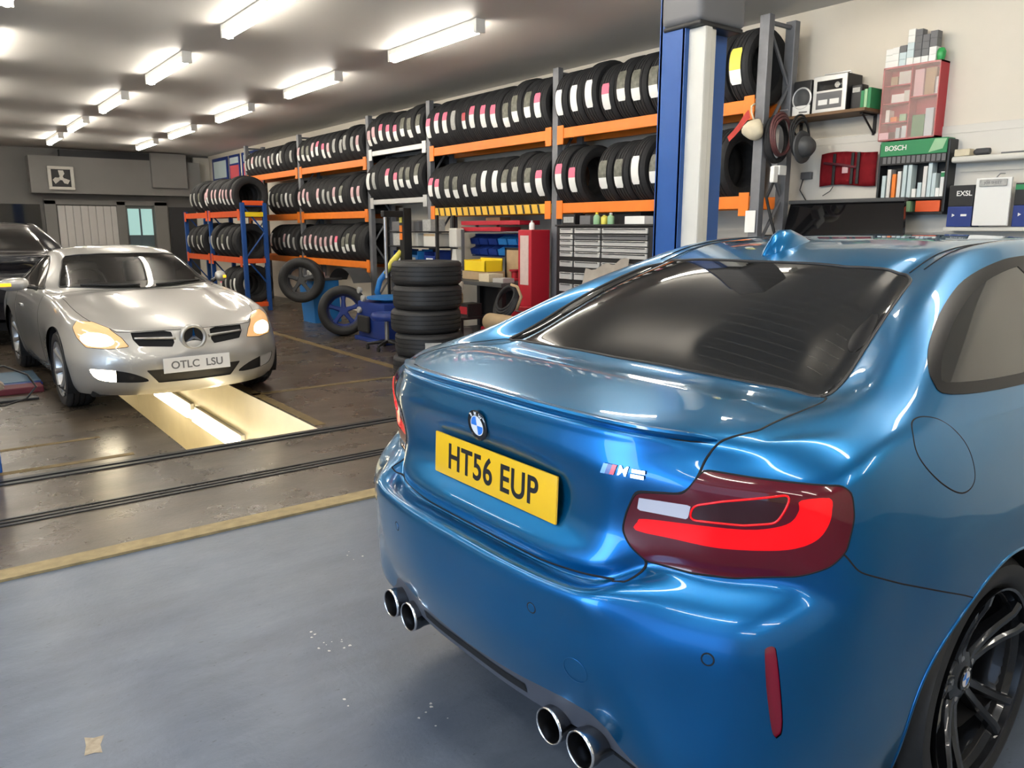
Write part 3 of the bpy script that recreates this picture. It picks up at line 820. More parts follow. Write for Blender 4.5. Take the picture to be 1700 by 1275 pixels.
    # roof mouldings
    for sd in (-1,1):
        for off,rr in ((.0,.0022),(.032,.0022)):
            b = B(); pts = []
            for i in range(40):
                x = 2.275+off*.6+(3.5-2.275)*i/39
                dd = np.interp(x, [2.25,2.45,2.75,3.15,3.5],[.468,.462,.466,.47,.485])+off
                p,n = hit(x=x, d=dd*sd); pts.append(p+n*.0005)
            tube(b, pts, rr, seg=6); obj('roof_moulding', b, gap, root, smooth=True)
    # lip spoiler swept along the boot edge
    lip = [(1.116,0,1.045),(1.116,.21,1.045),(1.138,.41,1.042),(1.184,.52,1.036),(1.250,.612,1.030)]
    full = [(x,-d,z) for x,d,z in lip[:0:-1]] + lip
    path = smooth_poly(full, 8, closed=False)
    b = B(); rings = []; n = len(path)
    for i,p in enumerate(path):
        p = Vector((p[0]-BX,-p[1],p[2])); a = Vector((path[max(i-1,0)][0]-BX,-path[max(i-1,0)][1],path[max(i-1,0)][2])); c = Vector((path[min(i+1,n-1)][0]-BX,-path[min(i+1,n-1)][1],path[min(i+1,n-1)][2]))
        t = (c-a).normalized(); nrm = Vector((t.y,-t.x,0)).normalized()
        if nrm.x > 0: nrm = -nrm
        e = min(1.0, min(i,n-1-i)/5+.25)
        rings.append([b.verts.new(p+nrm*u*e+Vector((0,0,v*e+.001))) for u,v in ((-.045,.001),(-.02,.006),(.004,.012),(.011,.011),(.014,.006),(.010,-.004),(.002,-.010),(-.02,-.014))])
    for A,C in zip(rings,rings[1:]):
        for i in range(8): b.faces.new((A[i],A[(i+1)%8],C[(i+1)%8],C[i]))
    b.faces.new(rings[0][::-1]); b.faces.new(rings[-1]); bmesh.ops.recalc_face_normals(b, faces=b.faces[:])
    obj('boot_spoiler', b, P, root, angle=50)
    b = B(); tube(b, [Vector((x-BX,-d,z-.008))+Vector((-.006,0,0)) for x,d,z in path], .004, seg=6); obj('spoiler_gap', b, gap, root, smooth=True)
    # emblem on boot
    p,n = hit(d=0, z=.9634)
    roundel('boot_emblem', root, frame_mat(p+n*.0005, (0,-1,0), Vector((0,0,1))-n*n.z), .041, M['gloss_black'])
    # number plate
    pl = B(); box(pl, -.262,.262,-.058,.058,-.001,.006,.004)
    mwp = frame_mat((1.1105-BX,-.022,.838),(0,-1,0),(.04,0,1))
    yel = mat('yellow_plate', (0.80,0.47,0.012), 0.35, coat=.4)
    po = obj('number_plate', pl, yel, root, angle=40); po.data.transform(mwp)
    text_obj('plate_characters', 'HT56 EUP', .088, M['black'], po, mwp @ Matrix.Translation((0,-.002,.0066)) @ Matrix.Diagonal((.98,1.12,1,1)), .0004, True, 1.06)
    # motorsport badge: three slanted bars, the letter, a plain bar
    p,n = hit(d=.468, z=.9535)
    yv = Vector((0,0,1))-n*n.z
    xdir = yv.cross(n)
    mwb = frame_mat(p+n*.0008, xdir, yv)
    bd = obj('boot_badge', B(), None, root)
    for k,cname,c in ((0,'badge_stripe',(.08,.30,.75)),(1,'badge_stripe',(.02,.05,.28)),(2,'badge_stripe',(.65,.02,.05))):
        b = B(); x0 = -.048+k*.0105
        prism(b, [(x0,-.011,0),(x0+.0105,-.011,0),(x0+.0175,.011,0),(x0+.007,.011,0)], (0,0,.002))
        q = obj(cname, b, mat('badge_%d'%k, c, .2, coat=.6), bd); q.data.transform(mwb)
    text_obj('badge_letter', 'M', .030, M['chrome'], bd, mwb @ Matrix.Translation((0.002,0,.0015)), .0012, True, 1, .25)
    b = B(); box(b, .022,.052,-.010,-.002,0,.002); box(b, .024,.054,.001,.009,0,.002)
    q = obj('badge_bar', b, M['chrome'], bd); q.data.transform(mwb)
    # shark fin aerial
    b = B(); rings = []
    for u,w,h0 in ((0,.010,.004),(.02,.026,.030),(.05,.033,.056),(.085,.036,.068),(.12,.036,.062),(.17,.030,.040),(.22,.020,.018),(.255,.006,.003)):
        x = 2.245+u; p,n = hit(x=x, d=0)
        rings.append([b.verts.new(p+Vector((0,s*w,0))*k+Vector((-(1-k)*.012*(1 if u<.1 else -1),0,h0*q-.004))) for s,k,q in ((-1,1,0),(-1,.90,.28),(-1,.48,.72),(-1,.16,.97),(1,.16,.97),(1,.48,.72),(1,.90,.28),(1,1,0))])
    for A,C in zip(rings,rings[1:]):
        for i in range(7): b.faces.new((A[i],A[i+1],C[i+1],C[i]))
    b.faces.new(rings[0]); b.faces.new(rings[-1][::-1]); bmesh.ops.recalc_face_normals(b, faces=b.faces[:])
    obj('roof_aerial', b, P, root, angle=60)
    # parking sensors and tow cover, on the bumper
    for d,z,r in ((.698,.623,.0125),(-.698,.623,.0125),(.3085,.613,.0125),(-.3085,.613,.0125)):
        p,n = hit(d=d, z=z); q = n.to_track_quat('Z','Y').to_matrix().to_4x4(); q.translation = p
        b = B(); lathe(b, [(.0005,.0012),(r*.80,.0012),(r*.86,.0003)],'Z',24); o = obj('parking_sensor', b, P, bump, angle=40); o.data.transform(q)
        b = B(); lathe(b, [(r*.88,.0004),(r,.0008),(r*1.1,.0002)],'Z',24); s = obj('sensor_ring', b, gap, o); s.data.transform(q)
    p,n = hit(d=.42, z=.50); q = n.to_track_quat('Z','Y').to_matrix().to_4x4(); q.translation = p
    b = B(); lathe(b, [(.030,.0006),(.0312,.0009),(.0324,.0004)],'Z',32); o = obj('tow_eye_cover', b, M['bmw_paint'], bump); o.data.transform(q)
    # diffuser inset
    b = B(); nn = 24; r0=[]; r1=[]
    for i in range(nn):
        d = -.235+.47*i/(nn-1)
        a,na = hit(d=d, z=.372); c,nc = hit(d=d, z=.345)
        r0.append(b.verts.new(a+Vector((-.002,0,0)))); r1.append(b.verts.new(c+Vector((-.002,0,0))))
    for i in range(nn-1): b.faces.new((r0[i],r0[i+1],r1[i+1],r1[i]))
    obj('diffuser_slot', b, M['dark'], root)
    # exhausts
    ch = M['chrome']
    for d in (.435,.327,-.327,-.435):
        b = B(); c = Vector((0,-d,.309))
        lathe(b, [(.0395,1.052-BX),(.0425,1.050-BX),(.0435,1.054-BX),(.0435,1.075-BX),(.040,1.09-BX),(.040,1.40-BX),(.035,1.40-BX),(.035,1.09-BX),(.0375,1.065-BX)], 'X', 28, c, closed=True)
        e = obj('exhaust_tip', b, mat('exhaust_steel',(.22,.22,.23),.25,metal=1.0) if 'exh' not in M else M['exh'], root, angle=45); M['exh'] = e.data.materials[0]
        b = B(); lathe(b, [(.0400,1.058-BX),(.0410,1.0505-BX),(.0428,1.0495-BX),(.0440,1.056-BX)], 'X', 28, c); obj('exhaust_rim', b, ch, e, smooth=True)
        b = B(); lathe(b, [(.0345,1.095-BX),(.0345,1.36-BX),(.0005,1.36-BX)], 'X', 20, c); obj('exhaust_bore', b, M['dark'], e)
    # underside, wheel wells, wheels
    b = B(); box(b, 1.20-BX,5.25-BX,-.60,.60,.20,.26,.02); box(b, 1.14-BX,1.4-BX,-.52,.52,.27,.31,.01)
    obj('underbody', b, M['dark'], root)
    for wx in (1.99,4.683):
        for sd in (-1,1):
            b = B(); lathe(b, [(.366,sd*.905),(.366,sd*.58),(.0005,sd*.58)], 'Y', 48, (wx-BX,0,.335))
            for v in b.verts:
                if v.co.z < .2: v.co.z = .2
                if abs(v.co.y) > .85:
                    # pull the liner edge just inside the body skin
                    r = bv.find_nearest(v.co); 
                    if r[0] is not None: v.co.y = sd*(min(abs(v.co.y), abs(r[0].y))-.006)
            obj('wheel_arch_liner', b, M['dark'], root)
            bmw_wheel('rear_wheel' if wx < 3 else 'front_wheel', root, (wx-BX, sd*.765, .335), sd)
    # door mirrors
    for sd in (-1,1):
        b = B(); box(b, 3.80-BX,3.93-BX,sd*.86,sd*1.02,1.02,1.14,.04,seg=3); box(b, 3.86-BX,3.92-BX,sd*.80,sd*.90,1.03,1.06,.01)
        obj('door_mirror', b, P, root, angle=50)
    cm.bm.free()
    return root
# ------------------------------------------------------------------ silver roadster over the pit (s runs back from the nose)
SX, SY, SYAW, SMID = 1.724, 6.50, math.radians(2.0), 2.04
def slk_cage():
    front = [
     [(.13,0,.140),(.135,.22,.142),(.165,.42,.148),(.215,.56,.155),(.30,.67,.162),(.40,.75,.165),(.52,.79,.168)],
     [(.060,0,.195),(.065,.22,.196),(.090,.42,.206),(.140,.56,.222),(.235,.68,.225),(.35,.775,.228),(.50,.828,.235)],
     [(.020,0,.300),(.028,.22,.300),(.060,.42,.305),(.112,.56,.310),(.205,.69,.315),(.33,.790,.32),(.49,.848,.33)],
     [(.000,0,.400),(.012,.22,.402),(.050,.42,.408),(.105,.56,.415),(.200,.69,.42),(.32,.795,.425),(.48,.856,.435)],
     [(.000,0,.470),(.022,.22,.478),(.066,.42,.488),(.125,.56,.496),(.215,.68,.503),(.335,.785,.51),(.49,.850,.52)],
     [(.008,0,.520),(.045,.22,.530),(.095,.42,.542),(.155,.56,.555),(.240,.675,.568),(.355,.772,.582),(.505,.840,.60)],
     [(.024,0,.580),(.064,.20,.585),(.120,.42,.598),(.185,.56,.612),(.270,.665,.628),(.385,.758,.648),(.525,.826,.672)],
     [(.060,0,.640),(.095,.20,.640),(.150,.42,.648),(.222,.55,.660),(.315,.655,.676),(.425,.740,.70),(.555,.808,.725)],
     [(.125,0,.682),(.150,.20,.680),(.205,.41,.684),(.275,.54,.694),(.370,.64,.710),(.475,.715,.735),(.60,.775,.760)]]
    sx = [.70,.85,1.05,1.30,1.65,2.0,2.4,2.75,3.0,3.25,3.45,3.7]
    sd = [[.795,.842,.866,.876,.876,.870,.856,.830,.785],
          [.800,.858,.882,.890,.890,.883,.868,.838,.788],
          [.798,.850,.875,.884,.885,.880,.867,.839,.788],
          [.785,.828,.853,.866,.871,.871,.863,.838,.788],
          [.780,.818,.848,.864,.872,.874,.867,.843,.792],
          [.780,.818,.848,.864,.872,.874,.868,.845,.795],
          [.780,.818,.848,.864,.872,.874,.868,.845,.795],
          [.780,.820,.850,.866,.874,.876,.870,.846,.796],
          [.785,.838,.866,.878,.884,.884,.876,.848,.798],
          [.800,.858,.886,.893,.894,.891,.879,.848,.798],
          [.795,.850,.878,.886,.888,.885,.872,.842,.790],
          [.770,.822,.852,.862,.864,.860,.846,.815,.760]]
    zr = [.165,.24,.35,.46,.54,.62,.70,.785,.86]
    tz = [.785,.808,.836,.862,.885,.898,.905,.908,.908,.905,.90,.885]
    rear = [(3.90,.70,.87),(3.985,.58,.868),(4.03,.46,.868),(4.055,.34,.868),(4.068,.22,.868),(4.075,.11,.868),(4.08,0,.868)]
    wrap = []
    for r in range(9):
        row = list(front[r])
        for x,ds,zt in zip(sx, sd, tz):
            k = (zt-.165)/(.86-.165)
            row.append((x+(.03 if r==8 and x<.8 else 0), ds[r], .165+(zr[r]-.165)*k))
        for x,d,zt in rear:
            k = (zt-.165)/(.86-.165); bul = -.09*(r/8)**2 - .06*max(0,1-r/2)
            row.append((x+bul, d, .165+(zr[r]-.165)*k))
        wrap.append(row)
    st = []
    st.append([(.44,0,.764),(.44,.20,.763),(.46,.38,.761),(.50,.53,.752),(.56,.63,.762),(.63,.705,.772)])
    st.append([(.74,0,.824),(.74,.21,.823),(.75,.41,.819),(.76,.54,.798),(.79,.645,.801),(.82,.72,.806)])
    st.append([(1.02,0,.871),(1.02,.21,.870),(1.02,.43,.866),(1.03,.54,.843),(1.04,.65,.842),(1.04,.725,.842)])
    st.append([(1.27,0,.905),(1.27,.21,.904),(1.27,.44,.898),(1.28,.54,.880),(1.29,.655,.874),(1.30,.73,.870)])
    st.append([(1.42,0,.925),(1.43,.21,.924),(1.45,.41,.922),(1.49,.54,.918),(1.54,.635,.912),(1.62,.725,.896)])
    st.append([(1.80,0,1.110),(1.805,.21,1.107),(1.82,.39,1.097),(1.85,.505,1.085),(1.89,.585,1.068),(1.96,.690,.985)])
    st.append([(2.12,0,1.238),(2.125,.20,1.235),(2.15,.36,1.224),(2.18,.455,1.210),(2.22,.53,1.190),(2.34,.635,1.085)])
    st.append([(2.50,0,1.290),(2.50,.20,1.287),(2.52,.35,1.274),(2.55,.45,1.258),(2.60,.53,1.230),(2.70,.640,1.10)])
    st.append([(2.90,0,1.245),(2.90,.20,1.242),(2.92,.35,1.228),(2.94,.44,1.210),(2.97,.52,1.175),(3.0,.645,1.06)])
    st.append([(3.22,0,1.085),(3.22,.20,1.082),(3.23,.36,1.070),(3.24,.46,1.055),(3.25,.55,1.03),(3.25,.67,.965)])
    st.append([(3.46,0,.955),(3.46,.21,.953),(3.46,.38,.947),(3.46,.50,.940),(3.46,.60,.930),(3.46,.70,.918)])
    st.append([(3.78,0,.925),(3.78,.18,.924),(3.77,.34,.920),(3.76,.46,.915),(3.74,.56,.908),(3.72,.66,.90)])
    top = [[wrap[8][i] for i in range(7)]]
    for i,s in enumerate(st): top.append(s + [wrap[8][7+i]])
    N = len(wrap[8])
    top.append([wrap[8][N-1-t] for t in range(6)] + [wrap[8][19]])
    return wrap, top

def slk_mesh(lvl=4):
    wrap, top = slk_cage()
    V, Fc = build_body(wrap, top, 7, lvl)
    o, md = limit_fit([(d, x-SMID, z) for x,d,z in V], Fc)
    me = bake(o, md, lvl)
    b = bmesh.new(); b.from_mesh(me); bmesh.ops.recalc_face_normals(b, faces=b.faces[:])
    if max(b.faces, key=lambda f: f.calc_center_median().z).normal.z < 0: bmesh.ops.reverse_faces(b, faces=b.faces[:])
    b.to_mesh(me); b.free()
    return me

def slk_matrix():
    c = Vector((SX,SY,0)) + Matrix.Rotation(SYAW,3,'Z') @ Vector((0,SMID,0))
    return Matrix.Translation(c) @ Matrix.Rotation(SYAW,4,'Z')

def slk_wheel(name, root, loc, sgn, m_rim):
    wt = obj(name, B(), None, root); wt.location = loc
    # axle along the car's local X
    R = Matrix.Rotation(-PI/2,4,'Z')
    b = tyre_mesh(.318, .225, .222, seg=48); o = obj('tyre', b, M['rubber2'], wt, angle=35); o.data.transform(R)
    b = B(); lathe(b, [(.222,.105*sgn),(.228,.108*sgn),(.226,.10*sgn),(.21,.085*sgn),(.195,.0),(.20,-.10*sgn),(.228,-.10*sgn)], 'Y', 40, closed=True); o = obj('rim', b, m_rim, wt, angle=40); o.data.transform(R)
    b = B(); lathe(b, [(.0005,.075*sgn),(.05,.078*sgn),(.065,.06*sgn),(.065,-.02*sgn),(.0005,-.02*sgn)], 'Y', 20); o = obj('hub', b, m_rim, wt, angle=40); o.data.transform(R)
    for k in range(7):
        a = PI/2+2*PI*k/7; rings = []; b = B()
        for r,w,y in ((.05,.05,.065),(.12,.042,.075),(.18,.046,.092),(.215,.056,.098)):
            c = Vector((r*math.cos(a), y*sgn, r*math.sin(a))); t = Vector((-math.sin(a),0,math.cos(a)))
            rings.append([b.verts.new(c+t*u*w/2+Vector((0,v*sgn*.03,0))) for u,v in ((-1,-1),(-1,0),(-.4,.35),(.4,.35),(1,0),(1,-1))])
        for A,C in zip(rings,rings[1:]):
            for i in range(6): b.faces.new((A[i],A[(i+1)%6],C[(i+1)%6],C[i]))
        b.faces.new(rings[0][::-1]); b.faces.new(rings[-1]); bmesh.ops.recalc_face_normals(b, faces=b.faces[:])
        o = obj('spoke', b, m_rim, wt, angle=35); o.data.transform(R)
    b = B(); cyl(b, (0,.02*sgn,0),(0,.0,0), .15, seg=32); o = obj('brake_disc', b, M['steel'], wt, angle=40); o.data.transform(R)
    return wt

def slk():
    pm, nt, pb = _nt('silver_metallic_paint')
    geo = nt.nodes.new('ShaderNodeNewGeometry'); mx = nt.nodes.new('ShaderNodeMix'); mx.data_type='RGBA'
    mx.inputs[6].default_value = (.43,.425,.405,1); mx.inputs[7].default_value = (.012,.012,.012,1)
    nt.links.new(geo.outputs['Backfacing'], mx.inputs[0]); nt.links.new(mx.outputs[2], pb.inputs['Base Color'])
    pb.inputs['Metallic'].default_value = .55; pb.inputs['Roughness'].default_value = .34; pb.inputs['Coat Weight'].default_value = 1; pb.inputs['Coat Roughness'].default_value = .03
    wsm, nt, pb = _nt('windscreen_glass')
    pb.inputs['Base Color'].default_value = (.34,.37,.35,1); pb.inputs['Transmission Weight'].default_value = 1; pb.inputs['Roughness'].default_value = .0; pb.inputs['IOR'].default_value = 1.12; pb.inputs['Coat Weight'].default_value = 1.0; pb.inputs['Coat Roughness'].default_value = .01
    hl = mat('headlamp_lens', (.55,.40,.24), .08, coat=1, emit=(1.0,.46,.12), estr=.32)
    core = mat('headlamp_glow', (1,.9,.7), .3, emit=(1.0,.80,.42), estr=5)
    fogl = mat('lit_fog_lamp', (1,.9,.7), .3, emit=(1.0,.86,.6), estr=9)
    fogd = mat('unlit_fog_lamp', (.42,.42,.42), .15, coat=1)
    alloy = mat('silver_alloy', (.45,.45,.45), .3, metal=.8)
    root = thing('car', 'silver convertible coupe with lit headlights parked over the bright pit', 'car')
    mw = slk_matrix(); root.location = mw.translation; root.rotation_euler = (0,0,SYAW)
    cm = CarMesh(slk_mesh(4), None)
    S = lambda c: c[:,1]+SMID; D = lambda c: np.abs(c[:,0]); Z = lambda c: c[:,2]
    dz = lambda c: np.stack([D(c),Z(c)],1); sd_ = lambda c: np.stack([S(c),D(c)],1); sz = lambda c: np.stack([S(c),Z(c)],1)
    dg = lambda c: np.stack([.87*D(c)+.5*S(c),Z(c)],1); pdg = lambda P: [(.87*d+.5*s,z) for s,d,z in P]
    fr = lambda c: 1.0-S(c)
    HL = [(.50,.735,.738),(.42,.645,.727),(.27,.56,.686),(.158,.50,.614),(.110,.462,.545),(.168,.59,.533),(.29,.73,.545),(.38,.772,.616),(.46,.780,.69)]
    CORE = [(.22,.60,.640),(.17,.55,.585),(.19,.60,.553),(.29,.715,.56),(.36,.755,.615),(.33,.70,.655)]
    GR = [(.435,.650),(.20,.653),(.150,.640),(.145,.560),(.165,.527),(.395,.545),(.43,.597)]
    FOG = [(.735,.376),(.68,.378),(.57,.367),(.45,.332),(.355,.268),(.55,.271),(.69,.298)]
    LOW = [(-.1,.357),(.372,.357),(.285,.247),(-.1,.243)]
    WS = smooth_poly([(1.36,-.1),(1.36,0),(1.41,.3),(1.50,.50),(1.60,.64),(1.70,.638),(1.95,.56),(2.135,.495),(2.06,.3),(2.03,.0),(2.03,-.1)],2)
    SW = [(1.76,.912),(1.90,.945),(2.06,1.01),(2.34,1.135),(2.50,1.19),(2.72,1.18),(2.93,1.12),(3.02,1.0),(2.98,.925),(2.4,.918)]
    RW = [(2.97,-.1),(2.97,0),(2.99,.42),(3.32,.48),(3.36,0),(3.36,-.1)]
    BON = smooth_poly([(.02,-.1),(.05,0),(.08,.14),(.115,.44),(.30,.585),(.45,.66),(.70,.70),(1.1,.705),(1.46,.665),(1.36,.3),(1.33,0),(1.33,-.1)],2)
    DOOR = [(1.52,.90),(1.47,.55),(1.50,.27),(2.70,.22),(2.82,.50),(2.74,.92)]
    cm.cut(lambda c: poly_sd(sd_(c), BON), 10, lambda c: np.minimum(Z(c)-.655, 1.8-S(c)))
    cm.cut(lambda c: poly_sd(sz(c), DOOR), 11, lambda c: D(c)-.5, only={0})
    cm.cut(lambda c: poly_sd(dg(c), pdg(HL)), 1, fr)
    cm.cut(lambda c: poly_sd(dg(c), smooth_poly(pdg(CORE),3)), 12, fr, only={1})
    cm.cut(lambda c: poly_sd(dz(c), GR), 2, fr)
    cm.cut(lambda c: poly_sd(dz(c), LOW), 3, fr, only={0})
    cm.cut(lambda c: poly_sd(dz(c), smooth_poly(FOG,3)), 4, fr, only={0})
    cm.cut(lambda c: .575-D(c), 13, lambda c: np.minimum(fr(c), Z(c)-.2), only={4})
    cm.cut(lambda c: poly_sd(sd_(c), WS), 5, lambda c: np.minimum(Z(c)-.88, 2.5-S(c)))
    cm.cut(lambda c: poly_sd(sz(c), SW), 6, lambda c: D(c)-.45, only={0,11})
    cm.cut(lambda c: poly_sd(sd_(c), RW), 7, lambda c: np.minimum(Z(c)-.9, S(c)-2.6))
    for ws in (.80, 3.23): cm.cut(lambda c: np.hypot(S(c)-ws, Z(c)-.318)-.352, 9, lambda c: D(c)-.55)
    cm.delete(9)
    cm.extract('body_shell', 0, pm, root); cm.extract('bonnet', 10, pm, root, offset=.0005)
    cm.extract('lower_intake', 3, M['black'], root, offset=-.012, rim=-.012)
    for sd in (-1,1):
        cm.extract('grille', 2, M['dark'], root, offset=-.012, rim=-.012, side=sd, axis=0)
        h = cm.extract('headlight', 1, hl, root, offset=.001, side=sd, axis=0)
        cm.extract('lamp_glow', 12, core, h, offset=.001, side=sd, axis=0)
        f = cm.extract('fog_lamp_recess', 4, M['black'], root, offset=-.015, rim=-.015, side=sd, axis=0)
        cm.extract('fog_lamp', 13, fogl if sd < 0 else fogd, f, offset=-.004, side=sd, axis=0)
        d = cm.extract('door', 11, pm, root, side=sd, axis=0)
        cm.extract('side_window', 6, M['glass_dark'], root, side=sd, axis=0)
    cm.extract('windscreen', 5, wsm, root); cm.extract('rear_window', 7, M['glass_dark'], root)
    gap = M['dark']
    cm.seam('bonnet_gap', cm.boundary(10, {0,1}), .003, gap, root, lift=-.001)
    cm.seam('door_gap', cm.boundary(11, {0}), .0028, gap, root, lift=-.001)
    cm.seam('windscreen_seal', cm.boundary(5), .007, M['black'], root)
    cm.seam('headlight_gap', [e for l in (1,12) for e in cm.boundary(l, {0})], .0025, gap, root)
    cm.seam('side_window_seal', cm.boundary(6), .007, M['black'], root)
    bv = BVHTree.FromBMesh(cm.bm)
    # grille slats and star ring
    for sd in (-1,1):
        b = B(); pts = []
        for i in range(12):
            d = sd*(.13+.29*i/11); r = bv.ray_cast(Vector((d,-4,.594+.012*i/11)), Vector((0,1,0)))
            if r[0]: pts.append(r[0]+Vector((0,-.004,0)))
        tube(b, pts, [.013-.004*i/len(pts) for i in range(len(pts))], seg=8); obj('grille_slat', b, alloy, root, smooth=True)
    r = bv.ray_cast(Vector((0,-4,.595)), Vector((0,1,0))); c = r[0]+Vector((0,-.014,0))
    b = B(); lathe(b, [(.074,.004),(.080,-.012),(.092,-.016),(.102,-.008),(.108,.02)], 'Y', 40, c); obj('badge_surround', b, pm, root, smooth=True)
    b = B(); cyl(b, c+Vector((0,.001,0)), c+Vector((0,.02,0)), .076, seg=32); obj('badge_backing', b, M['dark'], root)
    b = B()
    for k in range(3):
        a = PI/2+2*PI*k/3; u = Vector((math.cos(a),0,math.sin(a))); t = Vector((-math.sin(a),0,math.cos(a)))
        p = [c+t*.013-Vector((0,.010,0)), c-t*.013-Vector((0,.010,0)), c+u*.078-Vector((0,.006,0))]
        prism(b, p, (0,.012,0))
    obj('star_emblem', b, M['chrome'], root)
    # plate
    mwp = frame_mat((0.005,-SMID-.012,.385),(1,0,0),(0,.04,1))
    b = B(); box(b, -.262,.262,-.060,.060,-.006,.004,.003); po = obj('number_plate', b, mat('white_plate',(.62,.62,.62),.4,coat=.3), root); po.data.transform(mwp)
    text_obj('plate_characters', 'OTLC  LSU', .085, M['midgrey'], po, mwp @ Matrix.Translation((0,-.002,.0046)), .0004, True, 1.0)
    # mirrors
    amb = mat('amber_repeater', (.9,.40,.02), .2, coat=1, emit=(1,.45,.02), estr=.8)
    for sd in (-1,1):
        b = B(); cx = sd*(.985 if sd < 0 else .885); y = 1.80-SMID+(.0 if sd < 0 else .10); z = .965
        rings = []
        for u,sc in ((-.115,.25),(-.10,.62),(-.06,.90),(0,1.0),(.06,.95),(.10,.74),(.118,.35)):
            if sd > 0: u *= .45
            rings.append([b.verts.new((cx+u, y+.055*sc*math.cos(a)-.01, z+.058*sc*math.sin(a)-.012*sd*u*4)) for a in [2*PI*i/14 for i in range(14)]])
        for A,C in zip(rings,rings[1:]):
            for i in range(14): b.faces.new((A[i],A[(i+1)%14],C[(i+1)%14],C[i]))
        b.faces.new(rings[0]); b.faces.new(rings[-1]); bmesh.ops.recalc_face_normals(b, faces=b.faces[:])
        m = obj('door_mirror', b, pm, root, smooth=True)
        b = B(); box(b, *((min(cx+sd*.02,cx+sd*.11),max(cx+sd*.02,cx+sd*.11)) if sd < 0 else (cx+.01,cx+.045)), y-.068,y-.050,z-.018,z+.014,.008); obj('repeater_lamp', b, amb, m)
        b = B(); tube(b, [(sd*.80,y+.01,.915),(sd*.83,y+.005,.93),(cx-sd*.03,y,.955)], [.022,.02,.02]); obj('mirror_arm', b, pm, m, smooth=True)
        # door handle
        q = bv.ray_cast(Vector((sd*2, 2.42-SMID, .735)), Vector((-sd,0,0)))[0]
        b = B(); box(b, q.x-.012,q.x+.012, q.y-.09,q.y+.09, q.z-.014,q.z+.014,.008); obj('door_handle', b, pm, root, smooth=True)
    # wipers
    for x0,x1 in ((-.50,-.02),(.12,.56)):
        b = B(); pts = []
        for i in range(10):
            x = x0+(x1-x0)*i/9; s = 1.40+.10*(x/.5)**2+.02+.01*i/9
            r = bv.ray_cast(Vector((x, s-SMID, 3)), Vector((0,0,-1))); pts.append(r[0]+Vector((0,0,.012)))
        tube(b, pts, .009, seg=6); obj('wiper', b, M['black'], root, smooth=True)
    # interior
    b = B(); box(b, -.66,.66,1.52-SMID,1.95-SMID,.70,.875,.05,seg=3); obj('dashboard', b, M['black'], root, smooth=True)
    for sd in (-1,1):
        b = B(); box(b, sd*.36-.24,sd*.36+.24,2.55-SMID,2.72-SMID,.45,.98,.06,seg=3,rot=Matrix.Rotation(-.2,3,'X'))
        seat = obj('seat', b, M['grey_plas'], root, smooth=True)
        b = B(); box(b, sd*.36-.12,sd*.36+.12,2.66-SMID,2.75-SMID,.98,1.13,.04,seg=3); obj('headrest', b, M['midgrey'], seat, smooth=True)
    b = B(); c = Vector((-.36,2.02-SMID,.86)); pts = [c+Vector((.18*math.cos(a), .18*math.sin(a)*.35, .18*math.sin(a)*.93)) for a in [2*PI*i/28 for i in range(28)]]
    tube(b, pts, .016, seg=8, closed=True); sw = obj('steering_wheel', b, M['black'], root, smooth=True)
    b = B(); box(b, c.x-.06,c.x+.06,c.y-.02,c.y+.04,c.z-.06,c.z+.05,.02); box(b, c.x-.17,c.x+.17,c.y-.005,c.y+.01,c.z-.015,c.z+.015); obj('steering_boss', b, M['black'], sw)
    b = B(); box(b, -.09,.09,1.98-SMID,2.02-SMID,1.12,1.17,.015); obj('rear_view_mirror', b, M['black'], root)
    b = B(); box(b, -.72,.72,.30-SMID,3.8-SMID,.14,.22,.02); obj('underbody', b, M['dark'], root)
    b = B(); box(b, -.70,.70,1.3-SMID,3.2-SMID,.24,.42,.02); obj('cabin_floor', b, M['dark'], root)
    for ws in (.80,3.23):
        for sd in (-1,1):
            b = B(); lathe(b, [(.350,sd*.86),(.350,sd*.58),(.0005,sd*.58)], 'X', 40, (0,ws-SMID,.318))
            for v in b.verts: v.co.z = max(v.co.z, .16)
            obj('wheel_arch_liner', b, M['dark'], root)
            slk_wheel('front_wheel' if ws < 2 else 'rear_wheel', root, (sd*.745, ws-SMID, .318), sd, alloy)
    cm.bm.free()
    return root
# ------------------------------------------------------------------ tyre racking
RX0, RX1 = 5.60, 6.02
ORD = ['first','second','third','fourth','fifth','sixth','seventh','eighth','ninth','tenth','eleventh','twelfth']
_tm = {}
def rack_tyre_mesh(R):
    k = round(R,3)
    if k not in _tm:
        b = tyre_mesh(R, .200, R*.66, seg=36)
        me = bpy.data.meshes.new('tyre'); b.normal_update(); b.to_mesh(me); b.free()
        me.materials.append(M['rubber']); me.polygons.foreach_set('use_smooth',[True]*len(me.polygons)); me.set_sharp_from_angle(angle=math.radians(35))
        _tm[k] = me
    return _tm[k]

